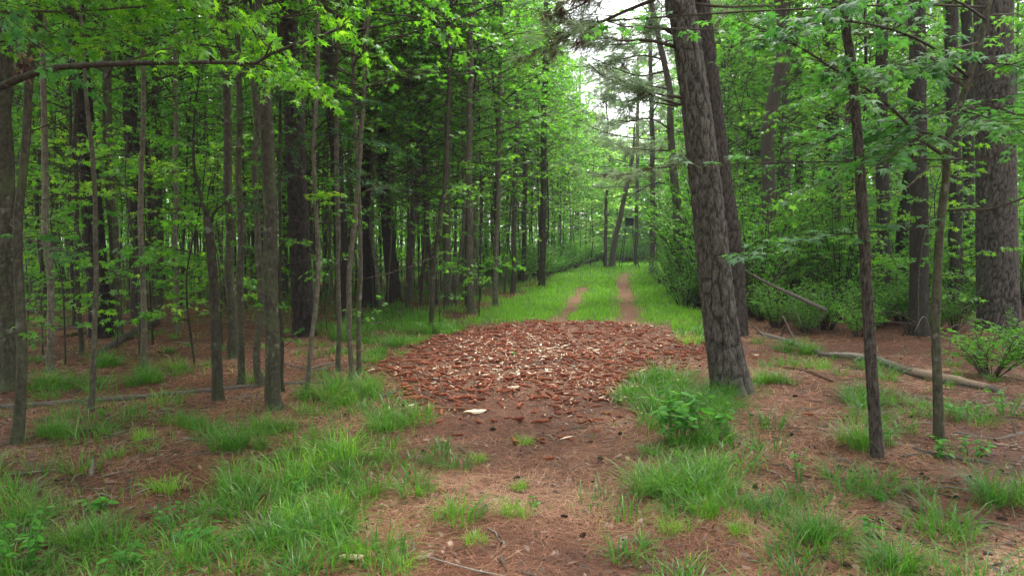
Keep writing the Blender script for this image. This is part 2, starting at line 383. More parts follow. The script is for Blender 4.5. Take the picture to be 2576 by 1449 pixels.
# ------------------------------------------------------------------ generators: crowns
def spray(mb, pts, r0, rg, ntw, nleaf, tw_len, lsize, tmpl, lm=0, wm=1, start=.25, up=.15, droop=.25, flat=.35, tint=None, sides=4):
    """a branch: wood along pts, twigs off its outer part, leaves along the twigs"""
    pts = smooth_path(pts, max(6, len(pts) * 2)); n = len(pts)
    add_tube(mb, pts, np.linspace(r0, max(.0025, r0 * .25), n), sides, True, .4, wm)
    seg = np.linspace(start, 1, ntw)
    allp, alld = [], []
    tl_all = []
    for k, s in enumerate(seg):
        i = min(int(s * (n - 1)), n - 2); base = pts[i] + (pts[i + 1] - pts[i]) * (s * (n - 1) - i)
        t = unit(pts[i + 1] - pts[i]); side = unit(np.cross(t, [0, 0, 1.])) * (1 if k % 2 else -1)
        d = unit(t * rg.uniform(.3, .9) + side * rg.uniform(.5, 1.) + np.array([0, 0, rg.uniform(-.1, up + .15)]))
        ln = tw_len * rg.uniform(.55, 1.15) * (1 - .35 * s)
        q = np.array([base, base + d * ln * .5 + [0, 0, .03 * ln], base + d * ln + np.array([0, 0, -droop * ln * .5])])
        q = smooth_path(q, 5)
        add_tube(mb, q, np.linspace(max(.003, r0 * .3), .0018, 5), 3, False, .4, wm)
        u = np.sort(rg.uniform(.2, 1.02, nleaf))
        p = np.stack([np.interp(u * 4, np.arange(5), q[:, c]) for c in range(3)], -1)
        sd = unit(np.cross(d, [0, 0, 1.])); sg = np.where(np.arange(nleaf) % 2, 1, -1)[:, None]
        dd = d * rg.uniform(.2, 1., (nleaf, 1)) + sd * sg * rg.uniform(.2, 1., (nleaf, 1)) + np.array([0, 0, -droop]) * rg.uniform(.2, 1.6, (nleaf, 1))
        allp.append(p + unit(dd) * lsize * .7); alld.append(dd)
    p = np.concatenate(allp); d = np.concatenate(alld); m = len(p)
    nn = np.array([0, 0, 1.]) + rg.normal(0, flat, (m, 3))
    tt = rg.random(m) if tint is None else np.clip(tint + rg.normal(0, .2, m), 0, 1)
    add_leaves(mb, p, d, nn, lsize * rg.uniform(.5, 1.25, m), tmpl, lm, tt)

def gum_crown(seed, H, Rm, nb, ntw, nleaf, lsize, tmpl, leafm, low=.25, flat=.75):
    rg = np.random.default_rng(seed); mb = MB()
    zs = np.sort(rg.uniform(0, 1, nb) ** .85)
    for k, s in enumerate(zs):
        az = k * 2.4 + rg.uniform(-.5, .5); z = s * H
        prof = (.55 + .45 * min(1, s / .25)) * (1 - .62 * max(0, (s - .35) / .65))
        ln = Rm * prof * rg.uniform(.55, 1.1)
        el = rg.uniform(.05, .45) + .5 * s
        d = np.array([math.cos(az) * math.cos(el), math.sin(az) * math.cos(el), math.sin(el)])
        a = np.array([0, 0, z]); b = a + d * ln * .55 + rg.normal(0, .05, 3); c = a + d * ln + np.array([0, 0, -.12 * ln]) + rg.normal(0, .08, 3)
        dens = low if s < .16 else (.6 if s < .24 else 1.)
        spray(mb, [a, b, c], .008 + .011 * ln / Rm, rg, max(3, int(ntw * dens * (.6 + .4 * ln / Rm))), max(3, int(nleaf * (.5 + .5 * dens))), .55 + .2 * rg.random(), lsize, tmpl, tint=rg.uniform(.15, .8), flat=flat, droop=.45)
    return mb.mesh('crown', [leafm, B_TWIG])

def tuft_needles(mb, pos, dirs, nper, ln, wd, rg, mat, droop=.2, tint0=None):
    """bundles of needles radiating from shoot tips"""
    n = len(pos)
    p = np.repeat(pos, nper, 0); d0 = np.repeat(unit(dirs), nper, 0); m = len(p)
    d = unit(d0 * rg.uniform(.1, 1.1, (m, 1)) + rg.normal(0, .55, (m, 3)) + np.array([0, 0, -droop]))
    p = p - d0 * rg.uniform(0, .16, (m, 1))
    L_ = ln * rg.uniform(.7, 1.15, m)
    tv = np.array([(0, -.5, 0), (0, .5, 0), (.6, .35, -.03), (1, 0, -.12), (.6, -.35, -.03)])
    w = unit(np.cross(d, rg.normal(0, 1, (m, 3)))); nn = np.cross(d, w)
    V_ = p[:, None] + tv[None, :, 0:1] * d[:, None] * L_[:, None, None] + tv[None, :, 1:2] * w[:, None] * wd + tv[None, :, 2:3] * L_[:, None, None] * np.array([0, 0, 1.])
    Fc = (np.arange(m)[:, None, None] * 5 + np.array([(0, 2, 3), (0, 1, 2), (0, 3, 4)])[None]).reshape(-1, 3)
    t = np.repeat(rg.random(n) if tint0 is None else np.full(n, tint0), nper) * .7 + rg.random(m) * .3
    mb.add(V_.reshape(-1, 3), Fc, np.repeat(t, 5), mat)

def pine_branch(mb, pts, r0, rg, ntw=9, tw=.6, nper=26, ln=.2, wd=.006, start=.45, dead=.1, bare=False):
    pts = smooth_path(pts, 9); n = len(pts)
    add_tube(mb, pts, np.linspace(r0, r0 * .25, n), 5, True, .4, 1, .25, int(rg.integers(999)))
    live, dl, deadp, dd = [], [], [], []
    for k, s in enumerate(np.linspace(start, 1, ntw)):
        i = min(int(s * (n - 1)), n - 2); base = pts[i] + (pts[i + 1] - pts[i]) * (s * (n - 1) - i)
        t = unit(pts[i + 1] - pts[i]); side = unit(np.cross(t, [0, 0, 1.])) * (1 if k % 2 else -1)
        d = unit(t * rg.uniform(.4, 1.) + side * rg.uniform(.3, 1.) + np.array([0, 0, rg.uniform(-.3, .4)]))
        l = tw * rg.uniform(.5, 1.1)
        q = smooth_path(np.array([base, base + d * l * .5 + rg.normal(0, .04, 3), base + d * l + rg.normal(0, .06, 3)]), 5)
        add_tube(mb, q, np.linspace(max(.004, r0 * .3), .003, 5), 3, False, .4, 1)
        if bare and rg.random() < .75: continue
        for u in (.55, .8, 1.):
            pt = q[int(u * 4)]
            (deadp if rg.random() < dead else live).append(pt); (dd if len(deadp) > len(dd) else dl).append(d + rg.normal(0, .3, 3))
    if live: tuft_needles(mb, np.array(live), np.array(dl), nper, ln, wd, rg, 0)
    if deadp: tuft_needles(mb, np.array(deadp), np.array(dd), nper, ln * .9, wd, rg, 2, .9)

def pine_crown(seed, H, Rm, nb, nper=22, ln=.24, wd=.012, dead=.12):
    rg = np.random.default_rng(seed); mb = MB()
    for k in range(nb):
        s = k / max(1, nb - 1); az = k * 2.4 + rg.uniform(-.5, .5); z = s * H
        l = Rm * (1 - .55 * s) * rg.uniform(.65, 1.1); el = rg.uniform(-.15, .25) + .4 * s
        d = np.array([math.cos(az) * math.cos(el), math.sin(az) * math.cos(el), math.sin(el)])
        a = np.array([0, 0, z])
        pine_branch(mb, [a, a + d * l * .5 + rg.normal(0, .1, 3), a + d * l + rg.normal(0, .15, 3) + [0, 0, .1 * l]], .03 * l / Rm + .012, rg, 10, .8, nper, ln, wd, .35, dead)
    return mb.mesh('crown', [M_NEEDLE, B_TWIG, M_DEADN])

CROWN_MID = [gum_crown(100 + i, 7.8, 2.2, 64, 9, 9, .060, STAR, M_GUM, .3) for i in range(5)]
CROWN_FAR = [gum_crown(200 + i, 12.0, 2.4, 72, 9, 9, .090, DIAMOND, M_FAR, .35) for i in range(5)]
CROWN_GAP = [gum_crown(270 + i, 10.0, 2.6, 60, 9, 8, .10, DIAMOND, M_HAZE_PALED, .8) for i in range(2)]
CROWN_EDGE = [gum_crown(250 + i, 8.5, 2.9, 66, 11, 10, .062, STAR, M_NEAR, .3) for i in range(4)]
CROWN_PINE = [pine_crown(300 + i, 7.0, 2.6, 22) for i in range(3)]

# ------------------------------------------------------------------ trunks
def plate_disp(theta, zz, rad, seed, cell=(.055, .13)):
    """furrowed bark: distance to the edges of stretched plates (0 in a furrow, 1 on a plate)"""
    rg = np.random.default_rng(seed)
    u = theta * rad / cell[0]; v = zz / cell[1]
    nu = max(4, int(round(2 * np.pi * rad / cell[0]))); u = theta / (2 * np.pi) * nu
    u = u + .5 * (vnoise(zz * 9 + seed, theta * 2) - .5); v = v + .6 * (vnoise(theta * 3 + seed, zz * 6) - .5)
    jx = rg.random((nu, 512)); jy = rg.random((nu, 512))
    ui = np.floor(u).astype(int); vi = np.floor(v).astype(int)
    f1 = np.full(u.shape, 9.); f2 = np.full(u.shape, 9.)
    for a in (-1, 0, 1):
        for b in (-1, 0, 1):
            cu, cv = ui + a, vi + b
            d = np.hypot(cu + jx[cu % nu, cv % 512] - u, cv + jy[cu % nu, cv % 512] - v)
            f2 = np.minimum(f2, np.maximum(f1, d)); f1 = np.minimum(f1, d)
    return np.clip((f2 - f1) / .20, 0, 1)

def trunk_mesh(path, rad, mat, sides=9, flare=1.5, hero=0, seed=0, rough=.08, moss_base=False):
    """path in local coordinates from the base up"""
    path = np.asarray(path, float); rad = np.asarray(rad, float)
    h = np.concatenate([[0], np.cumsum(np.linalg.norm(np.diff(path, axis=0), axis=1))])
    rad = rad * (1 + (flare - 1) * np.exp(-h / max(.10, rad[0] * 1.3)))
    mb = MB()
    if not hero:
        V_, Fq, Ft = tube_arr(path, rad, sides, True, rough, seed)
        n = len(path); th = np.tile(np.linspace(0, 2 * np.pi, sides, endpoint=False), n); zz = np.repeat(h, sides); k = n * sides
        lob = 1 + .55 * np.maximum(0, np.cos(th * 3 + seed) + .4 * np.cos(th * 2 + seed * 1.7)) * np.exp(-zz / max(.12, rad[-1] + .08))
        c = np.repeat(path, sides, 0); V_[:k] = c + (V_[:k] - c) * lob[:, None]
        mb.add(V_, Fq, .5, 0); mb.Fl.append(Ft.ravel()); mb.Fk.append(np.full(len(Ft), 3)); mb.M.append(np.zeros(len(Ft), int))
    else:
        V_, Fq, _ = tube_arr(path, rad, hero, False)
        n = len(path); th = np.tile(np.linspace(0, 2 * np.pi, hero, endpoint=False), n); zz = np.repeat(h, hero); rr = np.repeat(rad, hero)
        e = plate_disp(th, zz, float(rad.mean()), seed, (.062, .165) if rad.mean() > .09 else (.03, .06))
        root = .10 * np.maximum(0, np.cos(th * 5 + seed)) * np.exp(-zz / (rad[0] * 1.2))
        fine = vnoise(th * 22, zz * 40) - .5
        off = rr * (root + .06 * (vnoise(th * 1.6 + seed, zz * 1.1) - .5)) + (.026 * (e - 1) * (zz < 9) + .008 * fine) * min(1., float(rad.mean()) / .14)
        c = np.repeat(path, hero, 0)
        V_ = V_ + unit(V_ - c) * off[:, None]
        mb.add(V_, Fq, .5, 0, np.clip((1 - e) * .85, 0, 1))
    return mb.mesh('trunk', [mat])

def build_tree(name, label, cat, base, pts, w0, w1, mat, H=13, group=None, hero=0, sides=10, flare=1.8, crown=None, zc=None, csc=1., depth_lean=0., D=None, seed=None, rough=.16, kink=.022):
    """a tree surveyed from pixels: base (px,py), then points up the stem (px,py); w0/w1 pixel widths at base and at the last point"""
    if D is None: bx, D = G(*base)
    else: bx = P(base[0], base[1], D)[0]
    seed = random.randrange(9999) if seed is None else seed
    z0 = float(hgt(bx, D))
    loc = np.array([bx, D, z0])
    wp = [loc - [0, 0, .12], loc]
    zl = max(.01, z0)
    for (a, b) in pts:
        p = P(a, b, D); p[1] = D + depth_lean * p[2]
        p = P(a, b, p[1]); wp.append(p)
    dirv = wp[-1] - wp[-2]; dirv = dirv / max(dirv[2], .05)
    top = wp[-1].copy(); w_in = len(wp)
    if top[2] < H:
        d2 = dirv * .5 + np.array([0, 0, .5])
        wp.append(top + d2 / d2[2] * (H - top[2]) * .5); wp.append(wp[-1] + np.array([0, 0, 1.]) * (H - wp[-1][2]))
    wp = np.array(wp)
    zt = np.array([loc[2], top[2]])
    step = .035 if hero else .16
    n = int(np.clip((wp[-1][2] - wp[0][2]) / step, 14, 420))
    path = smooth_path(wp, n)
    rg = np.random.default_rng(seed)
    if kink and not hero:
        path[2:, 0] += kink * (vnoise(path[2:, 2] * 1.7 + seed, seed) - .5) * 2; path[2:, 1] += kink * (vnoise(path[2:, 2] * 1.7, seed + 9) - .5) * 2
    r0 = w0 * D / F / 2; r1 = w1 * D / F / 2
    rad = np.interp(path[:, 2], [loc[2], top[2], max(H, top[2] + .1)], [r0, r1, max(.01, r1 * (.3 if H > top[2] + 1 else 1))])
    t = thing(name, label, cat, tuple(loc), group)
    link('trunk', trunk_mesh(path - loc, rad, mat, sides, flare, hero, seed, rough), t)
    if crown is not None:
        zc_ = zc if zc is not None else 4.5
        k = np.argmin(abs(path[:, 2] - zc_)); c = path[k] - loc
        link('crown', crown, t, tuple(c), (0, 0, rg.uniform(0, 6.28)), (csc * 1.25, csc * 1.25, csc))
    return t, path, loc, D

CM = lambda: random.choice(CROWN_MID)
def dress(t, path, loc, D, seed):
    rg = np.random.default_rng(seed)
    for nm, leafy, cnt in (('dead_twig', False, rg.integers(3, 8)), ('shoot', True, rg.integers(2, 6))):
        for k in range(cnt):
            mb = MB()
            z = rg.uniform(.5, 4.6) if leafy else rg.uniform(.7, 4.6)
            q = path[np.argmin(abs(path[:, 2] - z))]; az = rg.uniform(0, 6.28); l = rg.uniform(.2, .55) if leafy else rg.uniform(.2, 1.1)
            d = np.array([math.cos(az), math.sin(az), rg.uniform(-.15, .6)]); o_ = q - loc; q = np.zeros(3)
            pts = [q, q + d * l * .5 + rg.normal(0, .04, 3), q + d * l + rg.normal(0, .08, 3)]
            if leafy: spray(mb, pts, .004, rg, 4, 5, .2, .045, STAR, start=.35, flat=.5, droop=.4)
            else:
                pts = smooth_path(pts, 7); add_tube(mb, pts, np.linspace(.006, .002, 7), 4, True, .5, 1)
                e = pts[4]; add_tube(mb, smooth_path([e, e + rg.normal(0, .12, 3), e + rg.normal(0, .2, 3)], 5), np.linspace(.003, .0015, 5), 3, False, .5, 1)
            link(nm, mb.mesh(nm, [M_GUM, B_TWIG]), t, tuple(o_))
HAND = []   # (x, y) of surveyed trees, to keep the others away
def T(*a, **k):
    r = build_tree(*a, **k)
    if a[0] == 'young_tree': dress(*r, len(HAND) + 5)
    HAND.append((r[2][0], r[2][1])); return r

# --- left stand, surveyed one by one
t1 = T('young_tree', 'thick smooth grey trunk at the left edge of the clearing, cut by the frame', 'tree', (22, 985), [(18, 600), (10, 250), (2, 0)], 46, 38, B_GUM, crown=CM(), zc=3.9, sides=14)
T('young_tree', 'slim mossy trunk in front of the thick grey trunk at the left edge', 'tree', (42, 1108), [(52, 900), (44, 700), (48, 540), (66, 260), (84, 60), (100, -60)], 26, 16, B_GUM, crown=CM(), zc=3.3)
T('young_tree', 'thin pale trunk standing in grass tufts right of the thick grey edge trunk', 'tree', (130, 945), [(122, 700), (115, 450), (112, 200)], 17, 14, B_GUML, crown=CM(), zc=3.5)
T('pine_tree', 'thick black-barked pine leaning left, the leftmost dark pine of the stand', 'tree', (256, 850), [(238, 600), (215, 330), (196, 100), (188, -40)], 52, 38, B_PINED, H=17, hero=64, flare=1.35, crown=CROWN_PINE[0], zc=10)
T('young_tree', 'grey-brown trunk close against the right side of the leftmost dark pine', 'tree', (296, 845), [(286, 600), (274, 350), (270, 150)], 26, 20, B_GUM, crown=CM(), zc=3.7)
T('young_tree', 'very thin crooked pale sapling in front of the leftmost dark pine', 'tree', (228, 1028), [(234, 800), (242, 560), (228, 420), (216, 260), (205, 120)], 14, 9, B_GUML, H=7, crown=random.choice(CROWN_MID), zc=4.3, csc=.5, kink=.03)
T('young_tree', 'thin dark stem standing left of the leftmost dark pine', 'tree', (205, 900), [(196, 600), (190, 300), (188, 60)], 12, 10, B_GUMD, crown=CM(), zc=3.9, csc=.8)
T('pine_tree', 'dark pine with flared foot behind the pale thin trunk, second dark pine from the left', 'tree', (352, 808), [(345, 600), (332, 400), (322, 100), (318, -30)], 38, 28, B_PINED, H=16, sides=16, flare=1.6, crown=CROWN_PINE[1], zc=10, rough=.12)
T('young_tree', 'thin pale trunk rising from grass in front of the flared dark pine', 'tree', (366, 930), [(360, 700), (352, 450), (356, 200)], 15, 11, B_GUML, crown=CM(), zc=3.7, csc=.8)
T('young_tree', 'straight grey trunk between the flared dark pine and the broken forked stem', 'tree', (398, 778), [(395, 500), (392, 200)], 26, 22, B_GUM, crown=CM(), zc=3.7)
T('young_tree', 'thin grey stem left of the broken forked stem', 'tree', (447, 835), [(442, 600), (440, 250)], 12, 10, B_GUML, crown=CM(), zc=3.5, csc=.8)
snag, spath, sloc, sD = T('broken_tree', 'dark broken stem with a fork at its snapped top', 'tree', (550, 1003), [(542, 850), (534, 700), (528, 590), (522, 545)], 28, 20, B_GUMD, H=1, flare=1.35, kink=.01, sides=12)
T('young_tree', 'straight grey trunk just right of the broken forked stem', 'tree', (588, 900), [(578, 600), (570, 350), (564, 120)], 24, 19, B_GUM, crown=CM(), zc=3.5)
T('young_tree', 'slim grey-brown trunk between the broken forked stem and the tall front trunk', 'tree', (607, 968), [(604, 700), (602, 450), (598, 150)], 18, 14, B_GUM, crown=CM(), zc=3.4)
T('young_tree', 'wavy thin trunk just left of the tall front trunk', 'tree', (657, 972), [(648, 880), (655, 780), (643, 600), (640, 400), (636, 150)], 19, 14, B_GUM, crown=CM(), zc=3.4, kink=.03)
T('young_tree', 'tall straight smooth front trunk at the inner edge of the grass verge', 'tree', (689, 1027), [(686, 800), (682, 500), (672, 250), (662, 80), (656, -40)], 37, 29, B_GUM, crown=CM(), zc=3.6, sides=14, flare=1.45)
T('young_tree', 'thin stem pressed against the right side of the tall front trunk', 'tree', (712, 985), [(706, 800), (700, 550), (702, 300)], 10, 8, B_GUMD, H=8, crown=CM(), zc=3.5, csc=.6)
T('pine_tree', 'thick black-barked pine behind the leaning pale sapling', 'tree', (766, 848), [(756, 650), (744, 400), (735, 200), (722, -20)], 54, 43, B_PINED, H=17, hero=64, flare=1.3, crown=CROWN_PINE[2], zc=10)
t18 = T('young_tree', 'pale thin sapling leaning right in front of the thick black-barked pine', 'tree', (772, 988), [(778, 880), (795, 750), (800, 640), (792, 500), (788, 380), (795, 260)], 12, 10, B_GUML, H=6.5, kink=.01)
T('young_tree', 'pale twin stem, front one of the close pair left of the cob pile', 'tree', (882, 962), [(882, 800), (884, 640), (896, 480), (908, 330), (920, 120)], 14, 10, B_GUML, crown=CM(), zc=3.1, csc=.75, kink=.02)
T('young_tree', 'slightly darker twin stem, rear one of the close pair left of the cob pile', 'tree', (901, 948), [(900, 800), (904, 600), (902, 420), (890, 200)], 12, 9, B_GUM, crown=CM(), zc=3.1, csc=.75, kink=.02)
T('young_tree', 'thin trunk between the black-barked pine and the pale twin stems', 'tree', (853, 935), [(850, 700), (846, 450), (848, 200)], 13, 10, B_GUM, crown=CM(), zc=3.3, csc=.8)
for (b, pts, w0, w1, lab) in [
    ((866, 805), [(858, 600), (846, 400), (826, 150), (818, -20)], 36, 26, 'dark pine directly behind the pale twin stems'),
    ((928, 775), [(924, 600), (918, 400), (912, 150)], 34, 27, 'dark straight pine, second right of the thick black-barked pine'),
    ((992, 762), [(978, 600), (966, 450), (952, 200)], 34, 26, 'dark pine leaning left with a broad foot'),
    ((1028, 758), [(1034, 620), (1048, 450), (1066, 250), (1082, 90)], 18, 20, 'brown pine stem leaning right toward the grassy track')]:
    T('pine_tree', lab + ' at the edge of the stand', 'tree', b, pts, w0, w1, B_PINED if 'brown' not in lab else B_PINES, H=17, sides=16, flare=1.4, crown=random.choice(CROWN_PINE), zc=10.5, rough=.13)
for (b, pts, w0, w1, mt, lab) in [
    ((1085, 838), [(1088, 700), (1104, 560), (1120, 440), (1128, 250)], 13, 9, B_GUMD, 'thin dark bent sapling at the upper left corner of the cob pile'),
    ((1127, 775), [(1126, 600), (1124, 400), (1130, 100)], 20, 16, B_GUM, 'grey trunk left of the grassy track behind the bent sapling'),
    ((1184, 790), [(1182, 600), (1180, 350), (1186, 50)], 18, 15, B_GUM, 'slim grey trunk standing in lush grass left of the track'),
    ((1196, 745), [(1196, 500), (1198, 250)], 15, 13, B_GUML, 'pale slim trunk right behind the slim grey trunk in lush grass'),
    ((1245, 772), [(1248, 640), (1254, 480), (1258, 250)], 13, 10, B_GUML, 'pale brown sapling nearest the left rut of the grassy track'),
    ((1292, 735), [(1294, 550), (1300, 300)], 13, 11, B_GUM, 'slim trunk on the grassy left bank of the track'),
    ((1318, 712), [(1320, 520), (1322, 260)], 12, 11, B_GUM, 'slim pole-like trunk right of its neighbour on the left bank'),
    ((1364, 722), [(1366, 600), (1367, 400), (1372, 150)], 17, 14, B_GUMD, 'dark straight trunk overlooking the bend of the grassy track')]:
    T('young_tree', lab, 'tree', b, pts, w0, w1, mt, H=13, crown=CM(), zc=3.6 if b[0] > 1150 else 4.2, csc=.85, kink=.02)

# --- right side, surveyed one by one
p1, p1path, p1loc, p1D = T('pine_tree', 'big leaning pine with furrowed grey bark beside the cob pile', 'tree', (1840, 985), [(1808, 780), (1778, 500), (1745, 220), (1712, 0), (1700, -80)], 92, 63, B_PINE, H=16, hero=110, flare=1.28, crown=CROWN_PINE[0], zc=10)
T('pine_tree', 'straight pine rising close behind the big leaning pine', 'tree', (1850, 838), [(1842, 640), (1812, 420), (1786, 180), (1766, 0), (1760, -60)], 58, 36, B_PINES, H=16, hero=56, flare=1.3, crown=CROWN_PINE[1], zc=10)
p3, p3path, p3loc, p3D = T('young_pine', 'slim scaly pine stem with a big grass tuft at its foot', 'tree', (2207, 1155), [(2190, 900), (2176, 650), (2160, 380), (2140, 150), (2122, -20)], 31, 21, B_PINES, H=8, hero=48, flare=1.4)
p4, p4path, p4loc, p4D = T('branching_tree', 'crooked smooth hardwood with long leafy side branches near the right edge', 'tree', (2363, 1112), [(2356, 920), (2353, 770), (2368, 560), (2380, 453), (2385, 347), (2411, 277), (2437, 203), (2464, 107), (2491, 0)], 24, 15, B_GUM, H=6.5, flare=1.3, kink=.004, sides=12)
T('pine_tree', 'very thick pine with cracked plated bark at the right edge', 'tree', (2512, 832), [(2508, 600), (2504, 300), (2500, 0)], 92, 84, B_PINE, H=18, hero=100, flare=1.15, crown=CROWN_PINE[2], zc=11)
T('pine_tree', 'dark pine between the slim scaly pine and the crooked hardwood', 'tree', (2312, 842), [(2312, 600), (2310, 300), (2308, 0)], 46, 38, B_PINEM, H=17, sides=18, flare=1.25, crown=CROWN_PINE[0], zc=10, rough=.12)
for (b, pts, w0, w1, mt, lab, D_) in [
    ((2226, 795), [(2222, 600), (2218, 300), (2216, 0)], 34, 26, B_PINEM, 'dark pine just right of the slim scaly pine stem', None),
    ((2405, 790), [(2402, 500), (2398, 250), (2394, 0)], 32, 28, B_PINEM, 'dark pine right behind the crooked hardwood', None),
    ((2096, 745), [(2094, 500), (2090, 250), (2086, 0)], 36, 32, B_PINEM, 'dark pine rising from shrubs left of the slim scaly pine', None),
    ((1976, 720), [(1974, 480), (1972, 250), (1974, 30)], 30, 25, B_PINE, 'grey pine trunk clear of leaves above the shrub thicket', None),
    ((1905, 700), [(1903, 480), (1896, 250), (1890, 60)], 26, 22, B_PINE, 'pine trunk right of the straight pine behind the big leaning pine', None),
    ((2012, 690), [(2010, 480), (2008, 250), (2010, 50)], 20, 17, B_PINEM, 'thin dark pine right of the grey trunk above the thicket', None),
    ((1880, 690), [(1879, 480), (1874, 250)], 16, 13, B_PINES, 'slim pine stem left of the other trunks above the thicket', None),
    ((2440, 760), [(2438, 500), (2436, 250), (2432, 0)], 26, 24, B_PINEM, 'dark pine left of the very thick plated pine', None),
    ((2140, 740), [(2138, 500), (2134, 200)], 18, 15, B_GUMD, 'dim dark trunk partly hidden by the slim scaly pine', None)]:
    T('pine_tree', lab, 'tree', b, pts, w0, w1, mt, H=17, sides=16, flare=1.25, crown=random.choice(CROWN_PINE), zc=10, rough=.12)
p13, p13path, p13loc, p13D = T('pine_tree', 'curving pine with many bare side branches left of the big leaning pine', 'tree', (1714, 740), [(1706, 595), (1701, 500), (1694, 429), (1688, 320), (1684, 225), (1670, 160), (1658, 102), (1649, 55), (1636, 0)], 24, 12, B_PINES, H=13, flare=1.2, crown=CROWN_PINE[1], zc=9.4, csc=.8)
T('leaning_tree', 'dark trunk leaning right at the far end of the grassy track', 'tree', (1538, 672), [(1548, 600), (1562, 540), (1578, 460), (1590, 400)], 16, 10, B_PINES, H=9, D=46, crown=CROWN_FAR[0], zc=8)
T('broken_tree', 'pale broken trunk left of the dark leaning trunk at the far end', 'tree', (1523, 665), [(1524, 580), (1525, 500), (1528, 478)], 9, 7, B_DEAD, H=1, D=47)
T('pine_tree', 'grey-green pine with wispy needles beyond the far bend of the track', 'tree', (1640, 690), [(1642, 500), (1640, 300), (1636, 100)], 14, 10, B_PINES, H=19, D=36, crown=pine_crown(401, 13, 4.0, 30, 22, .30, .011, .15), zc=5.2)
T('pine_tree', 'grey-green pine right of the wispy pine beyond the far bend', 'tree', (1600, 672), [(1602, 500), (1604, 300), (1604, 200)], 10, 8, B_PINES, H=14, D=50, crown=pine_crown(402, 8.5, 3.2, 30, 24, .32, .018, .12), zc=5.4)

# --- parts of surveyed trees: side branches with leaves
def px_path(pts, D): return [P(a, b, d if d else D) for (a, b, d) in [(p + (None,))[:3] for p in pts]]
def limb(parent, pts, D, r0, name='branch', **kw):
    w = np.array(px_path(pts, D)); loc = np.array(parent.location)
    mb = MB(); rg = np.random.default_rng(random.randrange(9999))
    a = dict(ntw=10, nleaf=6, tw_len=.35, lsize=.055, tmpl=STAR, start=.3); a.update(kw)
    lm = a.pop('leafm', M_MAPLE); wm = a.pop('bark', B_TWIG); sides = a.pop('sides', 6)
    spray(mb, w - loc, r0, rg, sides=sides, **a)
    return link(name, mb.mesh('branch', [lm, wm]), parent)

# fork of the broken stem
limb(snag, [(524, 560), (512, 520), (494, 455), (487, 400), (489, 300), (498, 215), (510, 170)], sD, .022, ntw=8, nleaf=4, start=.65, bark=B_GUMD, leafm=M_GUM, tw_len=.4)
limb(snag, [(530, 560), (540, 530), (556, 520), (575, 500, sD - .3)], sD, .018, ntw=4, nleaf=4, start=.5, bark=B_GUMD, leafm=M_GUM)
# crooked hardwood
Dh = p4D
for pts, r0, kw in [
    ([(2379, 395), (2330, 360, Dh - .05), (2224, 256, Dh - .2), (2101, 176, Dh - .35), (1973, 96, Dh - .5), (1880, 60, Dh - .6)], .016, dict(ntw=26, nleaf=9, tw_len=.55, start=.25, droop=.5)),
    ([(2426, 219), (2362, 165, Dh + .1), (2277, 59, Dh + .3), (2230, -40, Dh + .4)], .015, dict(ntw=12, nleaf=8, tw_len=.5, start=.4, bark=B_GUML)),
    ([(2384, 531), (2440, 526, Dh - .1), (2485, 528, Dh - .15), (2580, 496, Dh - .3), (2680, 440, Dh - .3)], .013, dict(ntw=7, nleaf=5, start=.5)),
    ([(2382, 420), (2340, 420), (2270, 480, Dh - .2), (2186, 507, Dh - .3)], .008, dict(ntw=3, nleaf=3, start=.7, bark=B_GUML)),
    ([(2366, 572), (2250, 580, Dh - .1), (2120, 590, Dh - .3), (1990, 610, Dh - .5), (1880, 640, Dh - .6)], .008, dict(ntw=17, nleaf=8, tw_len=.4, start=.4, droop=.2, flat=.2)),
    ([(2385, 350), (2300, 330, Dh + .1), (2200, 350, Dh + .3), (2080, 330, Dh + .3)], .009, dict(ntw=16, nleaf=8, tw_len=.5, start=.25)),
    ([(2440, 200), (2330, 110, Dh - .2), (2180, 60, Dh - .5), (2040, 60, Dh - .7), (1930, 100, Dh - .8)], .012, dict(ntw=24, nleaf=9, tw_len=.55, start=.25, droop=.5)),
    ([(2400, 290), (2470, 260, Dh + .2), (2560, 290, Dh + .3), (2640, 300, Dh + .3)], .010, dict(ntw=14, nleaf=8, tw_len=.5, start=.25)),
    ([(2386, 400), (2440, 420, Dh - .1), (2520, 400, Dh - .2), (1500, 420, Dh - .2)], .009, dict(ntw=12, nleaf=8, tw_len=.5, start=.3)),
    ([(2480, 50), (2400, 0, Dh - .4), (2280, -30, Dh - .8), (2150, 0, Dh - 1.0), (2040, 40, Dh - 1.1)], .011, dict(ntw=22, nleaf=9, tw_len=.55, start=.2, droop=.5)),
    ([(2486, 20), (2540, 0, Dh), (1500, 60, Dh), (2680, 100, Dh)], .010, dict(ntw=12, nleaf=8, tw_len=.5, start=.2)),
    ([(2370, 545), (2330, 560, Dh + .1), (2290, 565, Dh), (2210, 570, Dh)], .006, dict(ntw=8, nleaf=6, tw_len=.3, start=.3))]:
    limb(p4, pts, Dh, r0, **kw)
for k in range(16):
    a0, b0 = random.choice([(2384, 347), (2411, 277), (2437, 203), (2464, 107), (2380, 453), (2450, 160), (2480, 40)])
    sx = random.choice((-1, -1, 1)); ex = a0 + sx * random.uniform(120, 420 if sx < 0 else 260); ey = b0 + random.uniform(-60, 150); ed = Dh + random.uniform(-.9, 1.4)
    limb(p4, [(a0, b0), ((a0 + ex) / 2, (b0 + ey) / 2 - 25, (Dh + ed) / 2), (ex, ey, ed)], Dh, .007, ntw=15, nleaf=8, tw_len=.45, start=.3, droop=.4, tint=random.uniform(.3, .85))
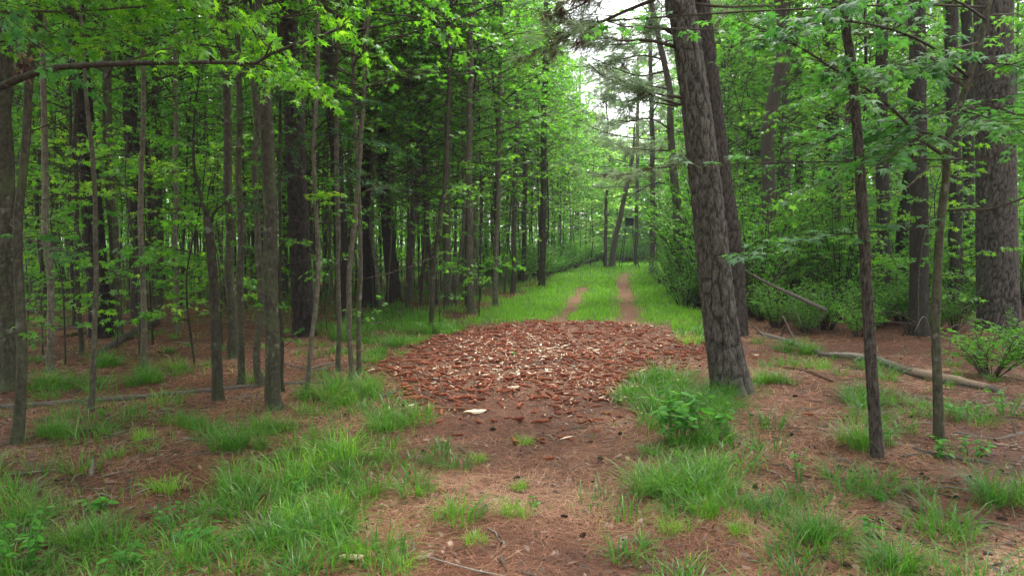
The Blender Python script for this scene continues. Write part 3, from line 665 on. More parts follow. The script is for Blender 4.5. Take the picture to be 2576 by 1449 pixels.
# upper crown of that tree (out of sight above)
link('crown', CROWN_MID[2], p4, tuple(p4path[-1] - p4loc - np.array([0, 0, 1.2])), (0, 0, 1), .5)
link('crown', CROWN_PINE[2], p3, tuple(p3path[-1] - p3loc - np.array([0, 0, 2.2])), (0, 0, 1), .5)
# bare and needled side branches of the leaning pine
def pine_limb(parent, pts, D, r0, **kw):
    mb = MB(); rg = np.random.default_rng(random.randrange(9999)); loc = np.array(parent.location)
    pine_branch(mb, np.array(px_path(pts, D)) - loc, r0, rg, **kw)
    return link('branch', mb.mesh('branch', [M_NEEDLE, kw.get('_b', B_TWIG), M_DEADN]), parent)
Dp = p1D
pine_limb(p1, [(1700, 118), (1635, 102, Dp - .05), (1587, 103, Dp - .1), (1549, 102, Dp - .2), (1516, 90, Dp - .25), (1478, 83, Dp - .3)], Dp, .022, ntw=7, tw=.45, bare=True, start=.5)
pine_limb(p1, [(1720, -40), (1660, -8, Dp), (1602, 18, Dp + .1), (1564, 31, Dp + .1), (1526, 51, Dp + .2), (1452, 83, Dp + .3), (1414, 97, Dp + .3), (1374, 130, Dp + .4)], Dp, .026, ntw=13, tw=.5, nper=30, ln=.17, wd=.0035, start=.5, dead=.45)
pine_limb(p1, [(1712, -160), (1600, -80, Dp), (1500, -10, Dp + .2), (1440, 25, Dp + .3), (1390, 40, Dp + .5)], Dp, .024, ntw=12, tw=.5, nper=30, ln=.17, wd=.0035, start=.5, dead=.4)
pine_limb(p1, [(1718, 246), (1673, 241), (1642, 234)], Dp, .024, ntw=2, tw=.1, bare=True, start=.9)
pine_limb(p1, [(1698, 84), (1658, 69), (1630, 63)], Dp, .028, ntw=2, tw=.12, bare=True, start=.9)
pine_limb(p1, [(1712, 265), (1642, 242, Dp + .1), (1599, 228, Dp + .1), (1561, 213, Dp + .2), (1530, 199, Dp + .2), (1507, 185, Dp + .2), (1485, 164, Dp + .2)], Dp, .015, ntw=12, tw=.4, bare=True, start=.3)
pine_limb(p1, [(1705, 268), (1630, 255), (1594, 251)], Dp, .013, ntw=3, tw=.2, bare=True, start=.6)
pine_limb(p1, [(1742, 398), (1722, 394), (1706, 396)], Dp, .02, ntw=2, tw=.08, bare=True, start=.9)
pine_limb(p1, [(1745, 10), (1830, 18, Dp + .2), (1930, 15, Dp + .4), (1985, 20, Dp + .5)], Dp, .018, ntw=9, tw=.3, bare=True, start=.3)
Dq = p13D
for (a, b), (c, d), (e, f) in [((1668, 150), (1610, 140), (1520, 160)), ((1672, 180), (1600, 190), (1500, 150)), ((1684, 225), (1600, 215), (1540, 250)), ((1690, 330), (1640, 300), (1560, 310)), ((1690, 380), (1640, 378), (1570, 372)), ((1694, 420), (1640, 424), (1580, 440)), ((1652, 70), (1590, 90), (1530, 60)), ((1700, 470), (1650, 460), (1610, 480)), ((1660, 110), (1720, 90), (1800, 40)), ((1660, 100), (1600, 110), (1480, 115))]:
    pine_limb(p13, [(a, b), (c, d, Dq - .6), (e, f, Dq - 1.2)], Dq, .035, ntw=14, tw=.9, nper=20, ln=.26, wd=.010, start=.3, dead=.15, bare=random.random() < .5)
# narrow-leaved sprays of the leaning pale sapling, plus a few leaf sprays low in the stand
D18 = t18[3]
for pts in [[(788, 380), (830, 340, D18 - .2), (900, 350, D18 - .3), (1000, 380, D18 - .3)], [(790, 470), (740, 440, D18 - .2), (690, 470, D18 - .3), (630, 520, D18 - .3)], [(792, 330), (850, 280, D18 - .3), (930, 260, D18 - .4)], [(790, 420), (840, 410, D18), (900, 450, D18 - .2), (960, 470, D18 - .3)], [(792, 300), (740, 260, D18), (700, 250, D18)], [(790, 360), (740, 340, D18 + .2), (720, 380, D18 + .3)]]:
    limb(t18[0], pts, D18, .010, ntw=15, nleaf=13, tw_len=.42, lsize=.045, tmpl=LANCE, leafm=M_OAK, start=.2, flat=.7)
limb(t18[0], [(796, 520), (800, 500, D18 - .4), (830, 490, D18 - .7)], D18, .006, ntw=8, nleaf=7, tw_len=.28, lsize=.055, leafm=M_NEAR, start=.3, tint=.85)
limb(t18[0], [(798, 640), (770, 620, D18 - .2), (700, 600, D18 - .5)], D18, .005, ntw=5, nleaf=4, tw_len=.25, lsize=.05, leafm=M_NEAR, start=.4)
limb(t1[0], [(20, 560), (70, 600, t1[3] - .7), (140, 625, t1[3] - 1.2), (190, 640, t1[3] - 1.4)], t1[3], .010, ntw=12, nleaf=7, tw_len=.32, leafm=M_MAPLE, start=.3, flat=.25)

# --- overhanging sweetgum: the trunk stands just outside the frame, its low limbs reach into it
oD = 5.4
ob = np.array([-4.7, 5.0, float(hgt(-4.7, 5.0))])
over = thing('overhanging_tree', 'long low mossy limb of star-shaped bright leaves hanging over the top left', 'tree', tuple(ob))
pth = smooth_path(np.array([[0, 0, -.1], [0, 0, .1], [.05, .02, 2.2], [-.05, .05, 5], [.05, 0, 9]]), 40)
link('trunk', trunk_mesh(pth, np.linspace(.14, .05, 40), B_GUM, 12), over)
link('crown', CROWN_MID[1], over, (0, 0, 5.5), (0, 0, 2), .8)
def olimb(pts, r0, **kw):
    a = dict(leafm=M_NEAR, tw_len=.6, lsize=.043, nleaf=15, ntw=26, start=.1, flat=.75, droop=.45); a.update(kw)
    return limb(over, pts, oD, r0, **a)
olimb([(-330, 345, 4.9), (-120, 270, 4.6), (0, 220, 4.5), (70, 190, 4.5), (150, 170, 4.5), (300, 161, 4.5), (450, 158, 4.5), (600, 158, 4.5), (664, 158, 4.5), (690, 130, 4.5), (760, 110, 4.5), (860, 70, 4.5)], .030, ntw=16, nleaf=4, start=.62, tw_len=.3, bark=B_GUMD)
for pts, kw in [
    ([(-200, 60, 5.0), (0, 30, 5.2), (150, 30, 5.4), (330, 20, 5.6), (480, 0, 5.8)], dict(r0=.014)),
    ([(-200, 0, 5.4), (80, -40, 5.6), (300, -20, 5.8), (520, 40, 6.0), (640, 90, 6.1)], dict(r0=.014, ntw=26)),
    ([(-150, -160, 5.2), (200, -90, 5.0), (460, -30, 5.0), (620, 60, 5.1), (700, 150, 5.2)], dict(r0=.014, ntw=28, tint=.75)),
    ([(0, -260, 5.2), (400, -160, 5.3), (700, -60, 5.4), (850, 40, 5.5), (930, 130, 5.6)], dict(r0=.014, ntw=30, tint=.7)),
    ([(-200, 130, 5.6), (60, 100, 5.8), (220, 90, 6.0), (420, 90, 6.2)], dict(r0=.010)),
    ([(60, 185, 5.2), (160, 140, 5.4), (260, 110, 5.6), (360, 60, 5.8)], dict(r0=.008, ntw=14)),
    ([(300, 161, 5.4), (400, 130, 5.5), (500, 100, 5.7), (600, 60, 5.9)], dict(r0=.008, ntw=14)),
    ([(450, 158, 5.5), (540, 150, 5.4), (640, 180, 5.2), (740, 210, 5.1)], dict(r0=.008, ntw=14, tint=.85)),
    ([(664, 158, 5.6), (720, 200, 5.4), (760, 220, 5.3), (780, 230, 5.2)], dict(r0=.007, ntw=10, tint=.9)),
    ([(300, -300, 5.0), (650, -180, 5.0), (900, -80, 5.1), (1050, 0, 5.2), (1150, 70, 5.3)], dict(r0=.014, ntw=28, tint=.65)),
    ([(-250, -60, 4.6), (-60, 20, 4.5), (60, 90, 4.5), (110, 130, 4.5)], dict(r0=.010, ntw=12, leafm=M_MAPLE))]:
    olimb(pts, kw.pop('r0'), **kw)
# dead leaf clump caught on the limb
mb = MB(); rg = np.random.default_rng(3)
add_leaves(mb, rg.normal(0, .028, (60, 3)) * [1, 1, 1.6], rg.normal(0, 1, (60, 3)) + [0, 0, -1], rg.normal(0, 1, (60, 3)), .035, OVATE, 0)
c = P(60, 168, 5.2)
tag(link('dead_leaf_clump', mb.mesh('dead_leaf_clump', [M_LITTER]), None, tuple(c)), 'clump of brown dead leaves caught on the long low limb', 'leaf clump')
for (a, b, D_, lab, s) in [(1471, 105, Dp + .25, 'larger dark clump of dead pine needles hanging from the pine branch', 1.), (1411, 40, Dp + .4, 'smaller dark clump of dead pine needles at the branch tip high above the track', .75)]:
    mb = MB(); rg = np.random.default_rng(a); n = 260
    pos = rg.normal(0, .022, (n, 3)); tuft_needles(mb, pos[:40] + [0, 0, .06], np.tile([0, 0, -1.], (40, 1)), 12, .18, .004, rg, 0, .9)
    tag(link('needle_clump', mb.mesh('needle_clump', [M_DEADN]), None, tuple(P(a, b, D_)), (.1, .15, a), s), lab, 'needle clump', 'dead needle clumps on the pine branches')

# ------------------------------------------------------------------ the rest of the stand
def straight_trunk(seed, H, r, mat, sides=8):
    rg = np.random.default_rng(seed); n = int(H / .35)
    z = np.linspace(-.15, H, n); w = .16
    path = np.stack([w * (vnoise(z * .45 + seed, seed) - vnoise(seed, seed)) * 2, w * (vnoise(z * .45 + seed, seed + 40) - vnoise(seed, seed + 40)) * 2, z], -1)
    path[:, :2] -= path[0, :2]
    return trunk_mesh(path, np.interp(z, [0, H], [r, r * .35]), mat, sides, 1.4, 0, seed, .1)
TR = {(m.name, k): straight_trunk(500 + 7 * k + i * 50, 14, .043, m) for i, m in enumerate((B_GUM, B_GUML, B_GUMD)) for k in range(4)}
TRP = [straight_trunk(700 + k, 19, .19, B_PINED if k % 2 else B_PINES, 12) for k in range(4)]
proto = {}
def stand_tree(x, y, kind, label, group, near, name=None):
    key = (kind, near, random.randrange(12))
    if key not in proto:
        t = thing('young_tree' if kind == 'gum' else 'pine_tree', label, 'tree', (0, 0, 0))
        if kind == 'gum':
            tr = link('trunk', random.choice(list(TR.values())), t)
            cr = link('crown', random.choice(CROWN_MID if near else CROWN_FAR), t, (0, 0, random.uniform(1.5, 2.8)), (0, 0, random.uniform(0, 6)))
        else:
            tr = link('trunk', random.choice(TRP), t); cr = link('crown', random.choice(CROWN_PINE), t, (0, 0, random.uniform(9, 11)), (0, 0, random.uniform(0, 6)), 1.2)
        proto[key] = t; o = t
    else:
        src = proto[key]; o = src.copy(); COL.objects.link(o)
        for ch in src.children:
            c = ch.copy(); COL.objects.link(c); c.parent = o
    o.location = (x, y, float(hgt(x, y))); o.rotation_euler = (random.gauss(0, .018), random.gauss(0, .018), random.uniform(0, 6.28))
    s = random.uniform(.85, 1.2)
    for ch in o.children:
        if ch.name.startswith('trunk'):
            q = random.uniform(.4, 1.25) if kind == 'gum' else random.uniform(.75, 1.2)
            ch.scale = (q, q, 1)
    o.scale = (1, 1, s)
    tag(o, label, 'tree', group)
    if name: o.name = name
    return o

placed = list(HAND)
def in_corridor(x, y): return y > 40 and abs(x - track_x(y)) < 5
def ok_spot(x, y, dmin):
    return all((x - a) ** 2 + (y - b) ** 2 > dmin * dmin for a, b in placed)
n_left = 0; tries = 0
zones = [(330, 'slender trunk deep in the dense stand left of the flared dark pine'), (700, 'slender trunk deep in the stand between flared dark pine and tall front trunk'), (1010, 'slender trunk deep in the dense stand among the dark pines'), (1900, 'slender leafy tree crowding the left bank of the grassy track')]
while n_left < 172 and tries < 30000:
    tries += 1
    y = 13 + 40 * random.random() ** .8; x = random.uniform(-.78 * y - 1.5, track_x(y) - 2.7)
    if random.random() > (1.0 if y < 32 else .7): continue
    if not ok_spot(x, y, .75 if y < 25 else 1.1) or in_corridor(x, y): continue
    placed.append((x, y)); n_left += 1
    px, py = to_px(x, y)
    kind = 'pine' if random.random() < .08 and y > 22 else 'gum'
    lab = next(l for lim, l in zones if px < lim)
    if kind == 'pine': lab = 'dark straight pine far back in the dense stand left of the track'
    stand_tree(x, y, kind, lab, 'far pines of the dense stand' if kind == 'pine' else 'slender trees of the dense stand', y < 27)
n = 0; tries = 0
while n < 84 and tries < 20000:
    tries += 1
    y = random.uniform(17, 54); x = random.uniform(track_x(y) + 4.2, .75 * y + 1.5)
    if not ok_spot(x, y, 1.35) or in_corridor(x, y) or (y < 26 and random.random() < .5): continue
    placed.append((x, y)); n += 1
    kind = 'pine' if random.random() < .2 else 'gum'
    stand_tree(x, y, kind, 'tall pine standing far back in the wood right of the track' if kind == 'pine' else 'leafy slender tree far back in the wood right of the track', 'far trees of the right-hand wood', y < 27)

for k in range(30):
    y = 14.5 + 40 * random.random() ** 1.2; x = track_x(y) - random.uniform(2.5, 5.5)
    if not ok_spot(x, y, .5): x -= .5
    placed.append((x, y))
    o = stand_tree(x, y, 'gum', 'slender bright leafy tree leaning out over the left bank of the track', 'leafy trees along the left track bank', True, 'leafy_tree')
    for c in o.children:
        if c.name.startswith('crown'): c.data = random.choice(CROWN_EDGE); c.location.z = random.uniform(1.6, 2.8)
for (a, D_) in [(955, 17.5), (990, 21), (1025, 16.5), (1060, 24), (1095, 19), (1140, 22), (905, 20), (860, 23)]:
    q = P(a, 600, D_); placed.append((q[0], D_))
    o = stand_tree(q[0], D_, 'gum', 'bright leafy tree filling the gap around the broad-footed leaning dark pine', 'leafy trees among the dark pines', True, 'leafy_tree')
    for c in o.children:
        if c.name.startswith('crown'): c.data = random.choice(CROWN_EDGE); c.location.z = random.uniform(1.8, 2.6); c.scale = (.85, .85, .9)
for k in range(18):
    y = 16 + 38 * random.random(); x = track_x(y) + random.uniform(3.9, 7.5)
    o = stand_tree(x, y, 'gum', 'slender bright leafy tree rising from the shrubs right of the track', 'leafy trees along the right track edge', True, 'leafy_tree')
    for c in o.children:
        if c.name.startswith('crown'): c.data = random.choice(CROWN_EDGE); c.location.z = random.uniform(1.6, 2.8)
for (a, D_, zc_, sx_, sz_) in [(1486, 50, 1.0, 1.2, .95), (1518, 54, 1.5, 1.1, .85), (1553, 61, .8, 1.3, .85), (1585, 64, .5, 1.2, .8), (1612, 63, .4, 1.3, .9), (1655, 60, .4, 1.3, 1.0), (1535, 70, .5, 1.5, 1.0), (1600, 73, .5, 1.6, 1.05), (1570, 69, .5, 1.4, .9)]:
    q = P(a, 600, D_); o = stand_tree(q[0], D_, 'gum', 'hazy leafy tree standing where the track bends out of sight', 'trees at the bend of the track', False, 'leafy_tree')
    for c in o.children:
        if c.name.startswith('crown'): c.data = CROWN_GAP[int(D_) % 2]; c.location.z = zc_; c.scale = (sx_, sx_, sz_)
for k in range(24):
    y = random.uniform(66, 90); x = track_x(y) + random.uniform(-11, 11)
    if k % 3 == 0: stand_tree(x, y, 'pine', 'hazy pine standing beyond the far end of the track', 'trees beyond the far end of the track', False); continue
    o = stand_tree(x, y, 'gum', 'hazy leafy tree beyond the far end of the track', 'trees beyond the far end of the track', False)
    for c in o.children:
        if c.name.startswith('crown'): c.location.z = random.uniform(.5, 2.5); c.scale = (1.3, 1.3, random.uniform(.7, 1.05))
for k in range(26):  # unseen trees added beside and behind the camera to shade the floor
    if k < 12: y = random.uniform(-16, -2.5); x = random.choice((-1, 1)) * random.uniform(3.2, 13)
    elif k < 21: y = random.uniform(-3, 4.5); x = -random.uniform(4.0, 9.5)
    else: y = random.uniform(-3, 3.5); x = random.uniform(3.6, 9)
    stand_tree(x, y, 'gum', 'slender tree of the stand behind the viewpoint', 'trees behind the viewpoint', True)

mb = MB(); rg = np.random.default_rng(615); n = 0
while n < 480:
    y = rg.uniform(17, 58); x = rg.uniform(-.74 * y, track_x(y) - 3.2)
    if not ok_spot(x, y, .4): continue
    n += 1; r_ = rg.uniform(.018, .040); z0 = float(hgt(x, y)); lx, ly = rg.normal(0, .25, 2)
    q = smooth_path(np.array([[x, y, z0 - .1], [x + lx * .3 + rg.normal(0, .08), y, z0 + 3.5], [x + lx, y + ly, z0 + 7], [x + 1.4 * lx, y + ly, z0 + 12]]), 12)
    add_tube(mb, q, np.linspace(r_, r_ * .4, 12), 5, False, .5, 1 + int(rg.integers(0, 2)))
    for j in range(7):
        c = q[int(rg.uniform(1, 8))]; m = 16
        pc = c + rg.normal(0, .45, (m, 3)) * [1, 1, .3]
        add_leaves(mb, pc, rg.normal(0, 1, (m, 3)), rg.normal(0, .6, (m, 3)) + [0, 0, 1], rg.uniform(.06, .1, m), DIAMOND, 0, rg.random(m))
tag(link('pole_stand', mb.mesh('pole_stand', [M_FAR, B_GUM, B_GUMD])), 'countless thinnest poles with sparse leaves far back in the left stand', 'thin trees', kind='stuff')
SAP = []
for i in range(6):
    mb = MB(); rg = np.random.default_rng(930 + i); h = rg.uniform(2.2, 4.2)
    st = smooth_path(np.array([[0, 0, -.05], [rg.normal(0, .05), rg.normal(0, .05), h * .4], [rg.normal(0, .12), rg.normal(0, .12), h * .75], [rg.normal(0, .2), rg.normal(0, .2), h]]), 14)
    sm = MB(); add_tube(sm, st, np.linspace(.014, .005, 14), 5, True, .4)
    for k in range(int(h * 4.5)):
        q = st[int(rg.uniform(3, 13.9))]; az = rg.uniform(0, 6.28); l = rg.uniform(.35, 1.0)
        d = np.array([math.cos(az), math.sin(az), rg.uniform(.05, .5)])
        spray(mb, [q, q + d * l * .5, q + d * l - [0, 0, .1 * l]], .005, rg, 5, 6, .32, .055, STAR, start=.3, flat=.5, droop=.5, tint=rg.uniform(.3, .9))
    SAP.append((sm.mesh('stem', [B_GUMD if i % 2 else B_GUM]), mb.mesh('foliage', [M_NEAR, B_TWIG])))
def sapling(x, y, lab, grp):
    t = thing('sapling', lab, 'sapling', (x, y, float(hgt(x, y))), grp, random.uniform(0, 6.28)); a, b = random.choice(SAP)
    link('stem', a, t); link('foliage', b, t); z = random.uniform(.75, 1.25); t.scale = (z, z, z)
n = 0; tries = 0
while n < 58 and tries < 9000:
    tries += 1
    y = 9.0 + 30 * random.random() ** 1.3; x = random.uniform(-.72 * y, track_x(y) - 2.4)
    px, py = to_px(x, y)
    if y < 12 and px > 640 or not ok_spot(x, y, .5): continue
    placed.append((x, y)); n += 1
    sapling(x, y, 'leafy sapling under the stand, ' + ('left of the flared dark pine' if px < 350 else 'between flared dark pine and tall front trunk' if px < 680 else 'between the tall front trunk and the track'), 'leafy saplings under the left stand')
for k in range(64):
    y = random.uniform(11, 30); x = random.uniform(track_x(y) + 4.8, .72 * y)
    px, py = to_px(x, y)
    if y < 14.5 and (px < 1930 or 2440 < px): continue
    sapling(x, y, 'leafy sapling rising out of the right-hand thicket', 'leafy saplings of the right-hand thicket')

# far wood closing the view: one mass nobody could count
mb = MB(); rg = np.random.default_rng(77)
n = 150000
y = rg.uniform(60, 100, n); x = rg.uniform(-.85, .85, n) * y
top = 17 + 5 * (fbm(x * .12, y * .12) - .5) * 2
cxk = track_x(y) ; gap = np.exp(-((x - cxk + .5) / 5.5) ** 2); top = top * (1 - .45 * gap)
z = top * rg.random(n) ** .9
keep = fbm(x * .35 + z * .11, y * .3 + z * .35, 3) > .36
x, y, z = x[keep], y[keep], z[keep]; n = len(x)
add_leaves(mb, np.stack([x, y, z], -1), rg.normal(0, 1, (n, 3)), rg.normal(0, 1, (n, 3)) + [0, 0, .3], rg.uniform(.16, .32, n), DIAMOND, 0, np.clip(.5 + .35 * rg.normal(0, 1, n) * .6 + .3 * (fbm(x * .2, z * .2) - .5), 0, 1))
for k in range(220):
    yy = rg.uniform(60, 95); xx = rg.uniform(-.85, .85) * yy
    if abs(xx - track_x(yy)) < 4: continue
    add_tube(mb, [[xx, yy, -.3], [xx + rg.normal(0, .1), yy, 7], [xx + rg.normal(0, .3), yy, 15]], [rg.uniform(.07, .2), .1, .05], 5, False, .3, 1)
tag(link('far_wood', mb.mesh('far_wood', [M_FAR, B_GUM])), 'far leafy wood closing the view behind the stand', 'wood', kind='stuff')

# ------------------------------------------------------------------ shrubs
def shrub_mesh(seed, h, r, nstem, nleaf, ls, leafm, tmpl=OVATE):
    rg = np.random.default_rng(seed); mb = MB()
    for k in range(nstem):
        az = rg.uniform(0, 6.28); rr = r * math.sqrt(rg.random()); hh = h * rg.uniform(.55, 1.) * (1 - .35 * (rr / r) ** 2)
        tip = np.array([rr * math.cos(az), rr * math.sin(az), hh]); a = tip * [.15, .15, 0]
        pts = np.array([a, a * .5 + tip * .5 + rg.normal(0, .1, 3) * r * .5 + [0, 0, .1 * h], tip])
        spray(mb, pts, .006 + .006 * h / 2, rg, 11, nleaf, .38 * min(1.3, .5 + r * .4), ls, tmpl, start=.22, flat=.9, tint=rg.uniform(.2, .75), droop=.3)
    return mb
SHRUB = [shrub_mesh(60 + i, 2.9, 1.45, 40, 13, .034, M_SHRUB).mesh('shrub', [M_SHRUB, B_TWIG]) for i in range(4)]
SHRUBF = [shrub_mesh(80 + i, 2.0, 1.3, 26, 12, .05, M_FAR).mesh('shrub', [M_FAR, B_TWIG]) for i in range(3)]
def shrub(x, y, sc, label, group, mesh=None):
    o = link('shrub', mesh or random.choice(SHRUB), None, (x, y, float(hgt(x, y)) - .02), (0, 0, random.uniform(0, 6.28)), (sc * random.uniform(.9, 1.15), sc * random.uniform(.9, 1.15), sc * random.uniform(.85, 1.2)))
    return tag(o, label, 'shrub', group)
sp_ = []
for k in range(4000):
    if len(sp_) >= 78: break
    y = random.uniform(14.5, 34); x = random.uniform(track_x(y) + 3.0, .75 * y + 1)
    px, py = to_px(x, y)
    if py > 790 and px > 1950: continue
    if min([9] + [math.hypot(x - a, y - b) for a, b in sp_]) < 1.15: continue
    sp_.append((x, y))
    lab = 'dense small-leaved shrub in the thicket behind the big leaning pine' if px < 2050 else 'dense small-leaved shrub in the shady thicket behind the slim scaly pine'
    shrub(x, y, random.uniform(.75, 1.25) if y < 22 else random.uniform(1., 1.5), lab, 'shrubs of the right-hand thicket')
for (a, b, s, l) in [(1690, 740, .55, 'low rounded shrub at the right edge of the grassy track'), (1665, 715, .6, 'shrub at the right grass edge just before the far bend'), (1720, 770, .5, 'low shrub between the grassy track and the big leaning pine')]:
    x, y = G(a, b); shrub(x, y, s, l, 'shrubs along the track edge')
for k in range(26):
    y = random.uniform(34, 60); sd = random.choice((-1, 1)); x = track_x(y) + sd * random.uniform(3.0, 7)
    shrub(x, y, random.uniform(.6, 1.1), 'leafy shrub at the left edge of the far track' if sd < 0 else 'leafy shrub at the right edge of the far track', 'shrubs at the far track edges')
for k in range(30):
    y = random.uniform(57, 66); x = track_x(y) + random.uniform(-6, 7) + (1.5 if y < 60 else 0)
    shrub(x, y, random.uniform(.7, 1.4), 'leafy shrub closing the far end of the grassy track', 'shrubs at the far end of the track')
for o_ in [o_ for o_ in COL.objects if o_.name.startswith('shrub') and o_.location.y > 36]: o_.data = SHRUBF[hash(o_.name) % 3] if False else SHRUBF[int(o_.location.y * 7) % 3]
for k in range(16):
    y = random.uniform(12.6, 15.5); px = random.uniform(1890, 2480); x = P(px, 700, y)[0]
    shrub(x, y, random.uniform(.28, .5), 'low bush at the foot of the thicket behind the fallen log', 'low bushes before the thicket')
for k in range(16):
    y = random.uniform(17, 40); x = track_x(y) + random.uniform(2.5, 3.5)
    shrub(x, y, random.uniform(.3, .6), 'low bush spilling onto the right grass edge of the track', 'shrubs along the track edge')
for k in range(16):
    y = random.uniform(27, 56); x = track_x(y) - random.uniform(2.7, 4.4)
    o_ = shrub(x, y, random.uniform(.45, .85), 'bushy shrub standing among the trunks on the left track bank', 'shrubs of the left track bank'); o_.data = SHRUBF[k % 3]
fm = shrub_mesh(91, .78, .55, 24, 9, .021, M_SHRUB).mesh('shrub', [M_SHRUB, B_TWIG])
x, y = G(2490, 945); shrub(x, y, 1., 'knee-high fine-leaved bush in front of the very thick plated pine', None, fm)
x, y = G(2580, 900); shrub(x, y, 1., 'fine-leaved bush cut by the right edge of the frame', None, fm)
for (a, b, l) in [(2120, 810, 'small bush behind the fallen log, left of the slim scaly pine'), (2250, 800, 'small bush behind the fallen log, right of the slim scaly pine'), (2160, 850, 'tiny sprig bush against the back of the fallen log')]:
    x, y = G(a, b); shrub(x, y, .8, l, None, fm)

# ------------------------------------------------------------------ box on stilts at the far end
bp_ = P(1583, 556, 45.)
bx, by = bp_[0], 45.
box = thing('box_blind', 'small dark box with a pale rim raised among the leaves at the far end', 'box', (bx, by, float(hgt(bx, by))))
def box_mb(mb, a, b, taper=1.):
    (x0, y0, z0), (x1, y1, z1) = a, b; mx, my = (x0 + x1) / 2, (y0 + y1) / 2
    v = [((x - mx) * (taper if z == z0 else 1) + mx, (y - my) * (taper if z == z0 else 1) + my, z) for z in (z0, z1) for x, y in ((x0, y0), (x1, y0), (x1, y1), (x0, y1))]
    mb.add(v, [(3, 2, 1, 0), (4, 5, 6, 7), (0, 1, 5, 4), (1, 2, 6, 5), (2, 3, 7, 6), (3, 0, 4, 7)])
zc = bp_[2] - float(hgt(bx, by))
mb = MB(); box_mb(mb, (-.25, -.25, zc - .28), (.25, .25, zc + .17), .86); link('bin', mb.mesh('bin', [M_BOX], False), box)
mb = MB(); box_mb(mb, (-.28, -.28, zc + .174), (.28, .28, zc + .21)); link('lid', mb.mesh('lid', [M_TIN], False), box)
for sx in (-1, 1):
    for sy in (-1, 1):
        mb = MB(); add_tube(mb, [[sx * .55, sy * .55, -.1], [sx * .2, sy * .2, zc - .27]], [.022, .022], 6); link('leg', mb.mesh('leg', [M_BOX]), box)

# ------------------------------------------------------------------ grass
def blades(mb, x, y, z, ln, wd, rg, lean=.5, mat=0, tint=None, az=None):
    n = len(x); az = rg.uniform(0, 2 * np.pi, n) if az is None else az
    d = np.stack([np.cos(az), np.sin(az), np.zeros(n)], -1); w = np.stack([-np.sin(az), np.cos(az), np.zeros(n)], -1)
    w = unit(w + d * rg.normal(0, .5, (n, 1)))
    l = lean * rg.uniform(.25, 1.35, n)
    s = np.array([0, .35, .7, 1.])
    out = (l[:, None] * s ** 1.9) * ln[:, None]; up = (s - .42 * l[:, None] * s ** 2.6) * ln[:, None]
    c = np.stack([x, y, z], -1)[:, None] + out[..., None] * d[:, None] + up[..., None] * np.array([0, 0, 1.])
    ww = np.broadcast_to(wd, (n,))[:, None] * np.array([.7, 1., .75])[None]
    a = c[:, :3] - w[:, None] * ww[..., None] * .5; b = c[:, :3] + w[:, None] * ww[..., None] * .5
    V_ = np.concatenate([a, b, c[:, 3:]], 1)
    Fq = np.array([(0, 3, 4, 1), (1, 4, 5, 2)]); i0 = np.arange(n)[:, None, None] * 7
    t = rg.random(n) if tint is None else tint
    base = mb.n; mb.add(V_.reshape(-1, 3), (i0 + Fq[None]).reshape(-1, 4), np.repeat(t, 7), mat)
    Ft = (i0 + np.array([(2, 5, 6)])[None]).reshape(-1, 3)
    mb.Fl.append((Ft + base).ravel()); mb.Fk.append(np.full(len(Ft), 3)); mb.M.append(np.full(len(Ft), mat))

def tussock(seed, n, h, r, mat, lean=.75):
    rg = np.random.default_rng(seed); mb = MB()
    a = rg.uniform(0, 6.28, n); q = r * .42 * np.sqrt(rg.random(n))
    hx = rg.normal(0, r * .45, (5, 2)); hi = rg.integers(0, 5, n); hh = rg.uniform(.6, 1.15, 5)
    ln = h * rg.uniform(.4, 1.25, n) * hh[hi]
    t = np.clip(rg.normal(.5, .22, n), 0, .95); t[rg.random(n) < .05] = 1.
    az = a + rg.normal(0, .7, n)
    blades(mb, q * np.cos(a) * .8 + hx[hi, 0], q * np.sin(a) * .8 + hx[hi, 1], np.full(n, -.01), ln, .0068, rg, lean, 0, t, az)
    m = n // 5; a2 = rg.uniform(0, 6.28, m)   # dry old blades splayed at the foot
    blades(mb, r * .35 * np.cos(a2), r * .35 * np.sin(a2), np.full(m, 0.), h * rg.uniform(.4, .8, m), .0045, rg, 1.7, 0, np.full(m, 1.), a2)
    return mb.mesh('grass_tuft', [mat])
TUS = [tussock(40 + i, 300, .38, .26, M_GRASS, 1.05) for i in range(4)]
TUSL = [tussock(50 + i, 100, .28, .19, M_GRASSL, 1.0) for i in range(3)]
TUSY = tussock(59, 110, .24, .14, M_GRASSL, .9)
def tuft(a, b, wpx, label, kind='d', group='grass tufts on the pine straw'):
    x, y = G(a, b); s = (wpx * y / F) / (.64 if kind == 'd' else .45)
    me = random.choice(TUS if kind == 'd' else TUSL) if kind != 'y' else TUSY
    o = link('grass_tuft', me, None, (x, y, float(hgt(x, y))), (0, 0, random.uniform(0, 6.28)), s)
    return tag(o, label, 'grass tuft', group)
